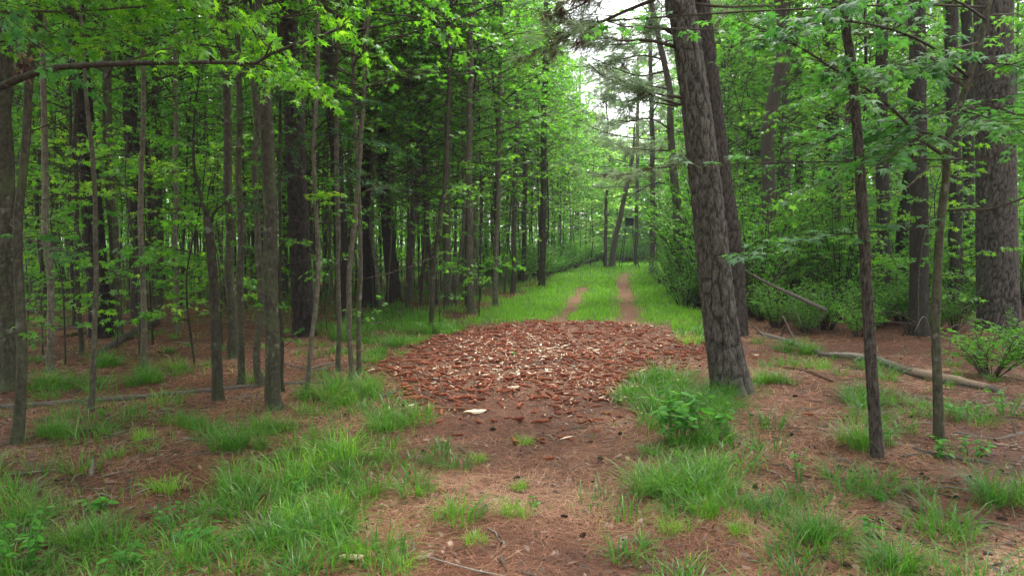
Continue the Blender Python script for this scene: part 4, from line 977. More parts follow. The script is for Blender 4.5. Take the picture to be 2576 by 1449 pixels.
for a in [
    (2035, 1345, 180, 'big full grass tuft alone on straw, left of the bottom right tuft'), (2135, 1125, 170, 'wide arching grass tuft at the foot of the slim scaly pine'),
    (2535, 1262, 190, 'thick grass tuft near the right edge, below the dark fallen branch'), (2240, 1432, 230, 'largest grass tuft at the bottom right of the clearing'),
    (1857, 1345, 100, 'small yellowish grass tuft between two greener tufts', 'y'), (1690, 1335, 100, 'narrow grass tuft at the lower end of the right verge', 'l'),
    (1668, 1235, 120, 'upright grass tuft at the track side of the right verge', 'l'), (1785, 1195, 120, 'leaning grass tuft below the broad-leaved plant', 'l'),
    (1778, 1300, 110, 'loose grass tuft at the lower outer side of the right verge', 'l'), (1640, 965, 130, 'lush grass tuft at the top of the right verge'),
    (1590, 995, 90, 'grass tuft touching the lower right edge of the cob pile', 'l'), (1930, 965, 85, 'grass tuft right of the foot of the big leaning pine'),
    (1820, 1000, 105, 'grass tuft hiding the front foot of the big leaning pine'), (1742, 862, 80, 'grass tuft left of the foot of the big leaning pine, beyond the cobs', 'l'),
    (2040, 885, 90, 'grass tuft in front of the thin end of the long fallen log'), (2050, 930, 90, 'sparse grass tuft right of the rotten branch', 'l'),
    (1720, 1010, 95, 'grass tuft behind the broad-leaved plant'), (1318, 1108, 70, 'bright grass tuft in the middle of the track below the cobs', 'l'),
    (1206, 1148, 55, 'thin little grass tuft on the dark soil of the track', 'l'), (1140, 1290, 100, 'grass tuft on the left side of the bare track', 'l'),
    (1288, 1300, 100, 'grass tuft in the middle of the bare track, lower than the bright one', 'l'), (1195, 1365, 90, 'low spread grass tuft on the bare track near the bottom', 'l'),
    (1308, 1222, 60, 'wispy grass tuft in the middle of the bare track', 'l'), (1000, 1420, 130, 'bright grass tuft at the bottom just left of the track', 'l'),
    (590, 1125, 170, 'big dark green tuft at the upper edge of the left verge'), (475, 1075, 100, 'grass tuft left of the big dark green tuft in the left verge'),
    (690, 1080, 130, 'grass tuft right at the foot of the tall front trunk'), (830, 1000, 150, 'lush grass tuft between the tall front trunk and the pale twin stems'),
    (910, 990, 130, 'lush grass tuft at the left tip of the cob pile'), (960, 1075, 150, 'lush grass tuft below the left tip of the cob pile'),
    (620, 1225, 170, 'broad grass tuft in the middle of the left verge'), (770, 1195, 160, 'pale green grass tuft in the right half of the left verge', 'l'),
    (880, 1150, 160, 'grass tuft at the track edge of the left verge', 'l'), (760, 1315, 150, 'loose bright grass tuft low in the left verge', 'l'),
    (500, 1390, 150, 'grass tuft at the bottom of the left verge', 'l'), (860, 1270, 130, 'grass tuft spilling onto the bare track from the left', 'l'),
    (95, 1300, 190, 'wide dark grass tuft near the left edge of the clearing'), (235, 1345, 170, 'tall arching grass tuft right of the wide dark tuft at left', 'd'),
    (150, 1085, 120, 'grass tuft on straw right of the slim mossy trunk'), (360, 1105, 90, 'small upright grass tuft on straw left of the left verge', 'l'),
    (135, 975, 120, 'dark grass tuft at the foot of the thin pale trunk at left'), (275, 925, 110, 'dark grass tuft beside the thin crooked sapling'),
    (385, 960, 130, 'dark grass tuft in front of the flared dark pine'), (420, 1235, 120, 'yellow-green grass tuft in the left half of the left verge', 'l'),
    (880, 850, 110, 'grass tuft behind the pale twin stems'), (1080, 840, 80, 'grass tuft at the foot of the thin dark bent sapling')]:
    tuft(*a)

def carpet(name, label, n, yr, wd0, ln, rg, test, matl, lean=.6, clump=.5, mesh_only=False):
    mb = MB(); y = yr[0] * (yr[1] / yr[0]) ** rg.random(n * 3); x = rg.uniform(-.75, .75, n * 3) * y
    g = test(x, y); cl = fbm(x * 2.6 + 3, y * 2.6, 2)
    keep = rg.random(len(x)) < g * np.clip((1 - clump) + clump * sstep(.35, .62, cl) * 1.4, 0, 1)
    x, y, cl = x[keep], y[keep], cl[keep]; x, y, cl = x[:n], y[:n], cl[:n]
    m = len(x)
    t = np.clip(.25 + .5 * cl + rg.normal(0, .18, m), 0, .95); t[rg.random(m) < .03] = 1.
    l = ln * rg.uniform(.45, 1.2, m) * (.55 + .8 * cl)
    blades(mb, x, y, hgt(x, y) - .01, l, np.maximum(wd0, y * .0007), rg, lean, 0, t)
    return tag(link(name, mb.mesh(name, [matl])), label, 'grass', kind='stuff')
rg = np.random.default_rng(21)
def clump_carpet(name, label, ncl, yr, rg, test, matl):
    mb = MB(); y = yr[0] * (yr[1] / yr[0]) ** rg.random(ncl * 6); x = rg.uniform(-.75, .75, ncl * 6) * y
    k = rg.random(len(x)) < test(x, y); x, y = x[k][:ncl], y[k][:ncl]
    for cx, cy, sz in zip(x, y, np.clip(rg.lognormal(0, .35, len(x)), .5, 1.9)):
        m = int(rg.integers(26, 60) * sz); a = rg.uniform(0, 6.28, m); q = .10 * sz * np.sqrt(rg.random(m))
        t = np.clip(rg.uniform(.2, .75) + rg.normal(0, .16, m), 0, .95); t[rg.random(m) < .03] = 1.
        bx_, by_ = cx + q * np.cos(a), cy + q * np.sin(a)
        blades(mb, bx_, by_, hgt(bx_, by_) - .01, .165 * sz ** .7 * rg.uniform(.5, 1.25, m), max(.0062, cy * .0008), rg, 1.1, 0, t, a + rg.normal(0, .8, m))
    return tag(link(name, mb.mesh(name, [matl])), label, 'grass', kind='stuff')
clump_carpet('verge_grass', 'tangled clumps of arching grass filling the verges beside the bare track', 540, (3.0, 14.), np.random.default_rng(22), lambda x, y: np.where(y < 14, grass_mask(x, y) ** 1.2 * .9, 0), M_GRASS)
clump_carpet('straw_sprouts', 'small grass sprouts dotted over the straw', 170, (3.0, 13.), np.random.default_rng(23), lambda x, y: np.where(pile_mask(x, y), 0.0, .4) * sstep(.45, .6, fbm(x * 1.1 + 7, y * 1.1)), M_GRASS)
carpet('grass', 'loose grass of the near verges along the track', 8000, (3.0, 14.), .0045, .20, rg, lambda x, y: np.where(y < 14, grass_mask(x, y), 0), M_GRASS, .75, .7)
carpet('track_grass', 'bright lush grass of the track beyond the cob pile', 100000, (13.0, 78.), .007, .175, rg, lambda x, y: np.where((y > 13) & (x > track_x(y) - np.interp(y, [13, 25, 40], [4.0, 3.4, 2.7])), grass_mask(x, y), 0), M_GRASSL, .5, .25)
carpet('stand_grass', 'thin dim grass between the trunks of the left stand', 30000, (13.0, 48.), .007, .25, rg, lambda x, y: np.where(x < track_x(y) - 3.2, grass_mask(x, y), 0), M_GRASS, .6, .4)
carpet('weed_sprinkle', 'scattered thin grass seedlings on the straw', 4200, (3.0, 13.), .0035, .12, rg, lambda x, y: np.where(pile_mask(x, y), 0.04, .25) * sstep(.42, .6, fbm(x * 1.3 + 7, y * 1.3)), M_GRASSL, .8, .5)

# ------------------------------------------------------------------ pine straw and litter
mb = MB(); rg = np.random.default_rng(31); n = 120000
y = 3.0 * (16 / 3.0) ** rg.random(n); x = rg.uniform(-.75, .75, n) * y
keep = rg.random(n) > grass_mask(x, y) * .6
x, y = x[keep], y[keep]; n = len(x)
az = rg.uniform(0, 6.28, n); l = rg.uniform(.05, .12, n); w = np.maximum(.0019, y * .00042)
cur = rg.normal(0, .12, n)
d = np.stack([np.cos(az), np.sin(az)], -1); s_ = np.stack([-np.sin(az), np.cos(az)], -1)
z = hgt(x, y) + .006 + rg.random(n) * .012
mid = np.stack([x, y], -1) + s_ * (cur * l)[:, None]
a = np.stack([x, y], -1) - d * l[:, None]; b = np.stack([x, y], -1) + d * l[:, None]
def v3(p, q, zz): return np.concatenate([p + q, zz[:, None]], 1)
hw = (w / 2)[:, None] * s_
tl = rg.normal(0, .012, n)
V_ = np.stack([v3(a, -hw, hgt(a[:, 0], a[:, 1]) + .006 + tl.clip(0)), v3(a, hw, hgt(a[:, 0], a[:, 1]) + .006 + tl.clip(0)), v3(mid, hw, z), v3(mid, -hw, z), v3(b, hw, hgt(b[:, 0], b[:, 1]) + .006), v3(b, -hw, hgt(b[:, 0], b[:, 1]) + .006)], 1).reshape(-1, 3)
i0 = np.arange(n)[:, None, None] * 6
mb.add(V_, (i0 + np.array([(0, 1, 2, 3), (3, 2, 4, 5)])[None]).reshape(-1, 4), np.repeat(np.clip(rg.normal(.48, .27, n) + 1.5 * (fbm(x * 1.1 + 2, y * 1.1 + 6) - .5), 0, 1), 6))
tag(link('pine_straw', mb.mesh('pine_straw', [M_STRAW])), 'fallen brown pine needles covering the ground', 'pine straw', kind='stuff')
mb = MB(); n = 1500
y = 3.0 * (18 / 3.0) ** rg.random(n); x = rg.uniform(-.72, .72, n) * y
for i in range(n):
    if abs(x[i] - track_x(y[i])) < 1.3 and rg.random() < .85: continue
    a = rg.uniform(0, 6.28); l = rg.uniform(.03, .16) * (1 + (rg.random() < .12)); d = np.array([math.cos(a), math.sin(a), 0]) * l; m_ = rg.normal(0, .18 * l, 3)
    c = np.array([x[i], y[i], float(hgt(x[i], y[i])) + .014])
    add_tube(mb, [c - d, c + m_ * [1, 1, .2] + [0, 0, .006], c + d], np.array([.8, 1, .5]) * rg.uniform(.0022, .006), 4, False, rg.random(), int(rg.random() < .45))
tag(link('twig_litter', mb.mesh('twig_litter', [B_TWIG, B_DEAD])), 'small broken twigs strewn over the forest floor', 'twigs', kind='stuff')
mb = MB(); n = 5200
y = 3.0 * (17 / 3.0) ** rg.random(n); x = rg.uniform(-.72, .72, n) * y
k = rg.random(n) < np.where(abs(x - track_x(y)) < 1.2, .35, 1.) * sstep(.25, .6, fbm(x * 1.2 + 3, y * 1.2 + 8)); x, y = x[k], y[k]; n = len(x)
add_leaves(mb, np.stack([x, y, hgt(x, y) + .018], -1), rg.normal(0, 1, (n, 3)), rg.normal(0, 1, (n, 3)), rg.uniform(.005, .015, n), OVATE, 0, rg.random(n))
tag(link('cone_scraps', mb.mesh('cone_scraps', [M_CONE])), 'dark scraps of bark and cone scales scattered over the straw', 'bark scraps', kind='stuff')
mb = MB(); n = 12000
y = 3.0 * (20 / 3.0) ** rg.random(n); x = rg.uniform(-.75, .75, n) * y
keep = (rg.random(n) > grass_mask(x, y) * .7) & (rg.random(n) < np.where(abs(x - track_x(y)) < 1.2, .3, 1))
x, y = x[keep], y[keep]; n = len(x)
add_leaves(mb, np.stack([x, y, hgt(x, y) + .014], -1), np.stack([rg.normal(0, 1, n), rg.normal(0, 1, n), rg.normal(0, .15, n)], -1), rg.normal(0, .22, (n, 3)) + [0, 0, 1], rg.uniform(.010, .040, n), OVATE, 0)
tag(link('leaf_litter', mb.mesh('leaf_litter', [M_LITTER])), 'dead brown leaves strewn over the pine straw', 'leaf litter', kind='stuff')

# ------------------------------------------------------------------ corn cobs and husks
def cob_mesh(seed, l=.14, r=.0155):
    rg = np.random.default_rng(seed); n, s = 11, 10
    t = np.linspace(-.5, .5, n); prof = r * np.array([.55, .9, 1, 1.02, 1, 1, .97, .93, .86, .74, .45])
    bend = .006 * rg.normal() * (1 - (2 * t) ** 2)
    V_, Fq, Ft = tube_arr(np.stack([t * l, bend, np.zeros(n)], -1), prof, s, True)
    V_[:n * s] += rg.normal(0, .0014, (n * s, 3))
    mb = MB(); mb.add(V_, Fq, rg.random(len(V_))); mb.Fl.append(Ft.ravel()); mb.Fk.append(np.full(len(Ft), 3)); mb.M.append(np.zeros(len(Ft), int))
    return mb
COBM = [cob_mesh(800 + i, *( (.14, .0145), (.12, .014), (.10, .015), (.07, .013), (.05, .0145))[i % 5]) for i in range(8)]
COB = [m.mesh('corn_cob', [M_COB]) for m in COBM]
bb = PILE.min(0), PILE.max(0)
pts = []
rg = np.random.default_rng(41)
while len(pts) < 2500:
    x = rg.uniform(bb[0][0], bb[1][0]); y = rg.uniform(bb[0][1], bb[1][1])
    if not in_poly(np.array(x), np.array(y), PILE): continue
    if rg.random() > .25 + 1.2 * sstep(.3, .55, fbm(np.array(x * 1.1), np.array(y * 1.1))): continue
    px, py = to_px(x, y)
    if px > 1640 and rg.random() > .6: continue
    j_ = 2.6 if rg.random() < .07 else 1.; x += rg.normal(0, .2) * j_; y += rg.normal(0, .28) * j_
    pts.append((x, y))
for a, b in [(1080, 1060), (1150, 1090), (1300, 1110), (1420, 1095), (1500, 1080), (1560, 1050), (1720, 930), (1900, 900), (1940, 935), (1110, 1240), (1030, 1010), (990, 1040), (1380, 1150), (2030, 1110 - 60)]: pts.append(G(a, b))
pts.sort(key=lambda p: p[1])
def cob_xf(x, y):
    z = float(hgt(x, y)) + .018 + (0.035 * rg.random() ** 1.8 if in_poly(np.array(x), np.array(y), PILE) else 0)
    return (x, y, z), (rg.uniform(0, 6.28), rg.normal(0, .16), rg.uniform(0, 6.28)), rg.uniform(.6, 1.18)
for x, y in pts[:300]:
    loc, rot, s = cob_xf(x, y)
    tag(link('corn_cob', COB[rg.integers(8)], None, loc, rot, s), 'rust red shelled corn cob lying at the near side of the cob pile', 'corn cob', 'corn cobs spread over the track')
from mathutils import Euler
mb = MB()
for x, y in pts[300:]:
    loc, rot, s = cob_xf(x, y); m = COBM[rg.integers(8)]
    M_ = np.array(Euler(rot).to_matrix()) * s
    b0 = mb.n; v = m.V[0] @ M_.T + np.array(loc)
    mb.add(v, m.Fl[0].reshape(-1, 4), np.clip(rg.random() * .8 + .2 * m.T[0], 0, 1))
    mb.Fl.append(m.Fl[1] + b0); mb.Fk.append(m.Fk[1]); mb.M.append(m.M[1])
tag(link('cob_spread', mb.mesh('cob_spread', [M_COB])), 'rest of the rust red cobs spread across the track farther back', 'corn cobs', kind='stuff')
mb = MB(); n = 6000
ci = rg.integers(0, len(pts), n); x = np.array([pts[i][0] for i in ci]) + rg.normal(0, .12, n); y = np.array([pts[i][1] for i in ci]) + rg.normal(0, .12, n)
add_leaves(mb, np.stack([x, y, hgt(x, y) + rg.uniform(.006, .05, n)], -1), rg.normal(0, 1, (n, 3)) * [1, 1, .25], rg.normal(0, .45, (n, 3)) + [0, 0, 1], rg.uniform(.008, .030, n), LANCE, 0, rg.random(n) ** .8)
add_leaves(mb, np.stack([x, y, hgt(x, y) + rg.uniform(.006, .045, n)], -1)[:1500] + [.03, .02, 0], rg.normal(0, 1, (1500, 3)) * [1, 1, .25], rg.normal(0, .5, (1500, 3)) + [0, 0, 1], rg.uniform(.005, .016, 1500), DIAMOND, 1, rg.random(1500))
tag(link('cob_crumbs', mb.mesh('cob_crumbs', [M_LITTER, M_HUSK])), 'crumbs and chaff strewn between the corn cobs', 'chaff', kind='stuff')
mb = MB(); n = 3200
ci = rg.integers(0, len(pts), n); x = np.array([pts[i][0] for i in ci]) + rg.normal(0, .15, n); y = np.array([pts[i][1] for i in ci]) + rg.normal(0, .15, n)
az = rg.uniform(0, 6.28, n); dd_ = np.stack([np.cos(az), np.sin(az), rg.normal(0, .12, n)], -1); sd_ = np.stack([-np.sin(az), np.cos(az), np.zeros(n)], -1)
l = rg.uniform(.03, .10, n)[:, None]; c = np.stack([x, y, hgt(x, y) + rg.uniform(.012, .055, n)], -1); hw = np.maximum(.0012, y * .00028)[:, None]
V_ = np.stack([c - dd_ * l - sd_ * hw, c - dd_ * l + sd_ * hw, c + dd_ * l + sd_ * hw, c + dd_ * l - sd_ * hw], 1).reshape(-1, 3)
mb.add(V_, np.arange(n * 4).reshape(-1, 4), np.repeat(np.clip(rg.normal(.5, .3, n), 0, 1), 4))
tag(link('pine_straw', mb.mesh('straw_on_cobs', [M_STRAW])), 'pine needles mixed among and over the corn cobs', 'pine straw', kind='stuff')
def husk_mesh(seed, l=.09, w=.018):
    rg = np.random.default_rng(seed); n, s = 7, 5
    t = np.linspace(-.5, .5, n); u = np.linspace(-1, 1, s); mb = MB()
    prof = w * np.clip(1.1 - (2 * abs(t)) ** 2.2, .12, 1); cv = rg.uniform(.2, .7)
    top = np.stack([np.repeat(t * l, s), (prof[:, None] * u[None]).ravel(), (prof[:, None] * (1 - u[None] ** 2) * cv).ravel() + np.repeat(.012 * (t * 2) ** 2 * rg.uniform(-1, 1.5), s)], -1)
    top += rg.normal(0, .0012, top.shape); bot = top - [0, 0, .003]
    V_ = np.vstack([top, bot]); k = n * s
    q = [(i * s + j, (i + 1) * s + j, (i + 1) * s + j + 1, i * s + j + 1) for i in range(n - 1) for j in range(s - 1)]
    f = q + [(d + k, c + k, b + k, a + k) for a, b, c, d in q]
    ring = [j for j in range(s)] + [i * s + s - 1 for i in range(1, n)] + [(n - 1) * s + j for j in range(s - 2, -1, -1)] + [i * s for i in range(n - 2, 0, -1)]
    f += [(ring[i], ring[(i + 1) % len(ring)], ring[(i + 1) % len(ring)] + k, ring[i] + k) for i in range(len(ring))]
    mb.add(V_, f, rg.random()); return mb
HUSKM = [husk_mesh(820 + i, l, w) for i, (l, w) in enumerate([(.10, .017), (.13, .012), (.06, .014), (.045, .016), (.08, .010), (.035, .013)])]
HUSK = [m.mesh('corn_husk', [M_HUSK]) for m in HUSKM]
hp = []
while len(hp) < 640:
    x, y = pts[rg.integers(len(pts))]
    if fbm(np.array(x * .8 + 5), np.array(y * .8)) + .25 * rg.random() < .55: continue
    if rg.random() > .12 + math.exp(-((x - .45) / 1.7) ** 2 - ((y - 9.2) / 2.8) ** 2): continue
    hp.append((x + rg.normal(0, .08), y + rg.normal(0, .08)))
hp.sort(key=lambda p: p[1])
for x, y in hp[:180]:
    tag(link('corn_husk', HUSK[rg.integers(6)], None, (x, y, float(hgt(x, y)) + .03 + .025 * rg.random()), (rg.normal(0, .5), rg.normal(0, .25), rg.uniform(0, 6.28)), rg.uniform(.35, .85)), 'pale cream scrap of corn husk among the near cobs', 'corn husk', 'husk scraps among the cobs')
mb = MB()
for x, y in hp[180:]:
    m = HUSKM[rg.integers(6)]; M_ = np.array(Euler((rg.normal(0, .5), rg.normal(0, .25), rg.uniform(0, 6.28))).to_matrix()) * rg.uniform(.35, 1.0)
    mb.add(m.V[0] @ M_.T + np.array([x, y, float(hgt(x, y)) + .045]), m.Fl[0].reshape(-1, 4), rg.random())
tag(link('husk_spread', mb.mesh('husk_spread', [M_HUSK])), 'pale husk crumbs sprinkled over the farther cobs', 'corn husks', kind='stuff')
for (a, b, rz, s, lab) in [(1195, 1043, .35, 2.1, 'largest pale husk lying at the front edge of the cob pile'), (992, 935, -.3, 1.7, 'pale husk at the left tip of the cob pile'), (885, 1408, 0., 1.25, 'lone pale husk on the straw at the bottom left of the track'), (1375, 875, .3, 1.6, 'bright husk in the middle of the far cobs'), (1290, 985, .6, 1.6, 'twisted pale husk in the centre of the cob pile')]:
    x, y = G(a, b); o = tag(link('corn_husk', HUSK[0], None, (x, y, float(hgt(x, y)) + .03), (.25, 0, rz), s), lab, 'corn husk', 'husk scraps among the cobs')

# ------------------------------------------------------------------ fallen logs, branches, cones
def log(name, label, pts, w, mat, stubs=(), lift=.45, sides=12, rough=.38, group='fallen wood on the forest floor', cat='log'):
    g = np.array([G(a, b) for a, b in pts]); wd = np.interp(np.linspace(0, 1, len(pts)), np.linspace(0, 1, len(w)), w)
    rad = wd * g[:, 1] / F / 2
    P3 = np.array([[x, y, float(hgt(x, y)) + r * lift] for (x, y), r in zip(g, rad)])
    loc = P3.mean(0); loc[2] = float(hgt(loc[0], loc[1]))
    n = max(12, int(np.linalg.norm(P3[-1] - P3[0]) / .09))
    path = smooth_path(np.column_stack([P3, rad]), n); r_ = path[:, 3]; path = path[:, :3]
    o = thing(name, label, cat, tuple(loc), group)
    mb = MB(); add_tube(mb, path - loc, r_, sides, True, .5, 0, rough, random.randrange(999))
    ml = link('stem', mb.mesh('stem', [mat]), o)
    for (s, dx, dy, dz, r0) in stubs:
        k = int(s * (n - 1)); q = path[k]; e = np.array([dx, dy, dz])
        mb = MB(); add_tube(mb, smooth_path([q - loc, q + e * .5 + [0, 0, .02] - loc, q + e - loc], 6), np.linspace(r0, r0 * .5, 6), 6, True, .6, 0, .2)
        link('branch_stub', mb.mesh('branch_stub', [B_DEAD]), o)
    return o, path, loc, r_
log('fallen_tree', 'long thin pale trunk lying across the left stand to the tall front trunk', [(-80, 1028), (80, 1018), (250, 1002), (450, 990), (640, 974), (760, 966), (860, 963)], [17, 15, 13, 11, 9], B_DEAD)
log('fallen_tree', 'grey decaying log slanting up to the foot of the flared dark pine', [(232, 905), (285, 875), (330, 845), (392, 815)], [12, 18, 17, 20], B_LOG)
log('fallen_branch', 'brown rotten branch left of the leftmost dark pine', [(150, 852), (200, 843), (252, 832)], [8, 12, 10], B_ROT)
log('fallen_branch', 'dark thin branch lying behind the brown rotten one', [(120, 830), (190, 828), (260, 826)], [7, 9, 7], B_LOG)
log('fallen_tree', 'short dark log beside the thick grey edge trunk', [(-40, 792), (40, 790), (102, 788)], [14, 17, 12], B_LOG)
log('fallen_branch', 'thin bent branch right of the tall front trunk', [(706, 918), (760, 930), (810, 932), (858, 914)], [6, 7, 7, 5], B_LOG, [(.5, .3, .2, .06, .012)])
log('fallen_branch', 'thin curved stick behind the tall front trunk', [(580, 1000), (625, 994), (660, 1000)], [7, 7, 4], B_DEAD)
log('fallen_branch', 'short stick on the straw left of the left verge', [(248, 1100), (280, 1092), (312, 1082)], [7, 8, 6], B_DEAD)
log('fallen_branch', 'thin forked stick below the long pale trunk', [(262, 1052), (300, 1035), (350, 1012)], [3, 5, 4], B_DEAD, [(.5, -.02, .2, .08, .008)])
log('fallen_branch', 'small stub of dead wood standing in the straw at left', [(228, 1190), (231, 1172), (232, 1150)], [12, 12, 8], B_DEAD)
o, lp, ll, lr = log('fallen_log', 'long fallen log, bark half gone, running to the right behind the slim scaly pine', [(1905, 836), (1990, 862), (2070, 893), (2140, 903), (2210, 914), (2280, 938), (2340, 955), (2420, 972), (2505, 992)], [8, 12, 14, 16, 19, 22, 25, 26, 17], B_LOG, [(.28, -.10, .30, .42, .018), (.62, .05, .15, .20, .015), (.6, -.22, -.22, -.03, .018), (.64, .1, -.2, -.04, .018), (.24, -.4, .02, .06, .014)], .75, 14)
def sleeve(i0, i1, mat, label):
    a, b = int(i0 * (len(lp) - 1)), int(i1 * (len(lp) - 1))
    mb = MB(); m = b - a + 1
    add_tube(mb, lp[a:b + 1] - ll + [0, 0, .004], lr[a:b + 1] * (1.05 + .05 * np.cos(np.arange(m) * 1.9)), 14, True, .75, 0, .1, a)
    q = link('bare_wood', mb.mesh('bare_wood', [mat]), o); q['label'] = label
sleeve(.50, .64, B_DEAD, 'barkless pale stretch of log'); sleeve(.80, .99, plain_mat('broken_log_wood', [(.15, (.035, .022, .015)), (.5, (.15, .10, .066)), (.85, (.36, .28, .20))], 14, .9, (2, 6, 6), .01), 'broken tan end of log'); sleeve(.03, .24, B_DEAD, 'pale thin end of log')
log('rotten_branch', 'crumbling orange-brown rotten branch right of the big leaning pine', [(1958, 922), (2000, 932), (2050, 950), (2092, 970)], [3, 10, 13, 11], B_ROT, [], .3, 10, .5)
log('fallen_branch', 'dark smooth branch lying below the crooked hardwood', [(2298, 1135), (2340, 1150), (2420, 1162), (2492, 1170)], [9, 14, 13, 12], B_LOG)
log('fallen_branch', 'pale lichen-covered branch with a short upright stub near the right edge', [(2400, 1098), (2450, 1100), (2500, 1106), (2560, 1092), (2640, 1075)], [11, 9, 8, 9, 6], B_DEAD, [(.62, -.03, .02, .13, .012)])
log('fallen_branch', 'short thick cut stick left of the slim scaly pine', [(2120, 1010), (2160, 1012), (2220, 1030)], [4, 7, 7], B_HU if False else B_DEAD)
log('fallen_branch', 'half-charred stick at the front edge of the cob pile', [(1105, 1028), (1160, 1032), (1225, 1036)], [7, 13, 11], B_ROT)
log('fallen_branch', 'grey stick at the left tip of the cob pile', [(955, 998), (985, 990), (1010, 982)], [8, 10, 8], B_LOG)
log('fallen_branch', 'thin long twig on the straw between rotten branch and slim pine', [(1975, 1062), (2030, 1048), (2110, 1020)], [3, 4, 3], B_DEAD)
log('fallen_branch', 'thin dark twig on the straw below the young yellow-green seedling', [(1870, 1170), (1930, 1190), (2010, 1200)], [3, 4, 3], B_LOG)
log('fallen_branch', 'small stick on the bare track, right of the middle', [(1440, 1175), (1465, 1165), (1490, 1170)], [4, 5, 4], B_DEAD)
log('fallen_branch', 'small stick on the dark soil of the bare track', [(1082, 1190), (1100, 1197), (1118, 1205)], [4, 6, 5], B_DEAD)
# pale dead limb leaning in the thicket
dl = np.array([P(1872, 680, 13.), P(1935, 715, 12.9), P(2000, 745, 12.7), P(2080, 782, 12.4)])
mb = MB(); add_tube(mb, smooth_path(dl, 14) - dl[-1], np.linspace(.018, .042, 14), 7, True, .6, 0, .2, 4)
add_tube(mb, smooth_path([dl[1], dl[1] + [.25, -.2, .35], dl[1] + [.4, -.3, .9]], 7) - dl[-1], np.linspace(.012, .004, 7), 5, True, .6)
tag(link('dead_limb', mb.mesh('dead_limb', [B_LOG]), None, tuple(dl[-1])), 'pale dead limb slanting down through the thicket behind the leaning pine', 'branch')
# drooping dead vines / twigs in the right thicket
for k in range(42):
    x, y = G(random.uniform(1880, 2570), random.uniform(770, 850)); h = random.uniform(.1, .7); a = random.uniform(0, 6.28); l = random.uniform(.5, 1.6)
    q = [[0, 0, 0], [math.cos(a) * l * .5, math.sin(a) * l * .5, h * .7 + .1], [math.cos(a) * l, math.sin(a) * l, h * .4 + .02]]
    mb = MB(); add_tube(mb, smooth_path(q, 9), np.linspace(.013, .004, 9), 5, True, .6, 0, .2, k)
    tag(link('dead_twig', mb.mesh('dead_twig', [B_DEAD if k % 2 else B_TWIG]), None, (x, y, float(hgt(x, y)))), 'thin dead twig arching off the ground before the right-hand thicket', 'twig', 'dead twigs before the thicket')

def cone_mesh(seed):
    rg = np.random.default_rng(seed); mb = MB(); pos, dr = [], []
    for i in range(46):
        t = i / 45; a = i * 2.4; r = .020 * math.sin(math.pi * (.12 + .82 * t)) ** .8
        pos.append((r * math.cos(a) * .8, r * math.sin(a) * .8, .07 * (t - .5))); dr.append((math.cos(a), math.sin(a), .5))
    add_tube(mb, [[0, 0, -.035], [0, 0, 0], [0, 0, .035]], [.010, .014, .005], 8)
    add_leaves(mb, np.array(pos), np.array(dr), np.array([(0, 0, 1.)] * 46), .013, OVATE, 0)
    return mb.mesh('pine_cone', [M_CONE])
CONE = [cone_mesh(1), cone_mesh(2)]
cones = [(1485, 1105), (1510, 1160), (1420, 1300), (1466, 1345), (1300, 1195), (1065, 1130), (1900, 1230), (2130, 1420), (2215, 1320), (2110, 1180), (2405, 1255), (2520, 1300), (2300, 1290), (2090, 1200), (2330, 1210), (1990, 1110), (1890, 1060), (2000, 1000), (2290, 1060), (2440, 1210), (1560, 1090), (1240, 1080)]
for a, b in cones:
    x, y = G(a, b)
    tag(link('pine_cone', random.choice(CONE), None, (x, y, float(hgt(x, y)) + .018), (random.uniform(1.2, 1.9), random.uniform(0, 6), random.uniform(0, 6.28)), random.uniform(.5, .75)), 'small dark pine cone lying on open ground', 'pine cone', 'pine cones on the ground')

# ------------------------------------------------------------------ small plants
def herb(a, b, h, r, ns, nl, ls, label, name='leafy_plant', mat=M_HERB, tmpl=OVATE, group=None):
    x, y = G(a, b); rg = np.random.default_rng(a * 7 + b)
    o = thing(name, label, 'plant', (x, y, float(hgt(x, y))), group)
    ms, ml = MB(), MB()
    for k in range(ns):
        az = rg.uniform(0, 6.28); q = r * math.sqrt(rg.random()); hh = h * rg.uniform(.6, 1.1)
        pts = smooth_path([[q * .3 * math.cos(az), q * .3 * math.sin(az), -.01], [q * .7 * math.cos(az), q * .7 * math.sin(az), hh * .6], [q * math.cos(az), q * math.sin(az), hh]], 6)
        add_tube(ms, pts, np.linspace(.004, .002, 6), 4, False, .4)
        u = rg.uniform(.35, 1., nl); p = np.stack([np.interp(u * 5, np.arange(6), pts[:, c]) for c in range(3)], -1)
        la = rg.uniform(0, 6.28, nl); d = np.stack([np.cos(la), np.sin(la), rg.uniform(-.35, .25, nl)], -1)
        add_leaves(ml, p + unit(d) * ls, d, rg.normal(0, .3, (nl, 3)) + [0, 0, 1], ls * rg.uniform(.6, 1.15, nl), tmpl)
    link('stem', ms.mesh('stem', [M_HERB]), o); link('foliage', ml.mesh('foliage', [mat]), o)
herb(1700, 1115, .42, .28, 17, 8, .058, 'bushy plant with broad bright green leaves on the right verge')
herb(1770, 1100, .26, .22, 8, 6, .045, 'broad-leaved sprig right of the bushy plant on the right verge')
herb(1830, 1120, .2, .08, 3, 4, .045, 'single broad-leaved shoot at the outer edge of the right verge')
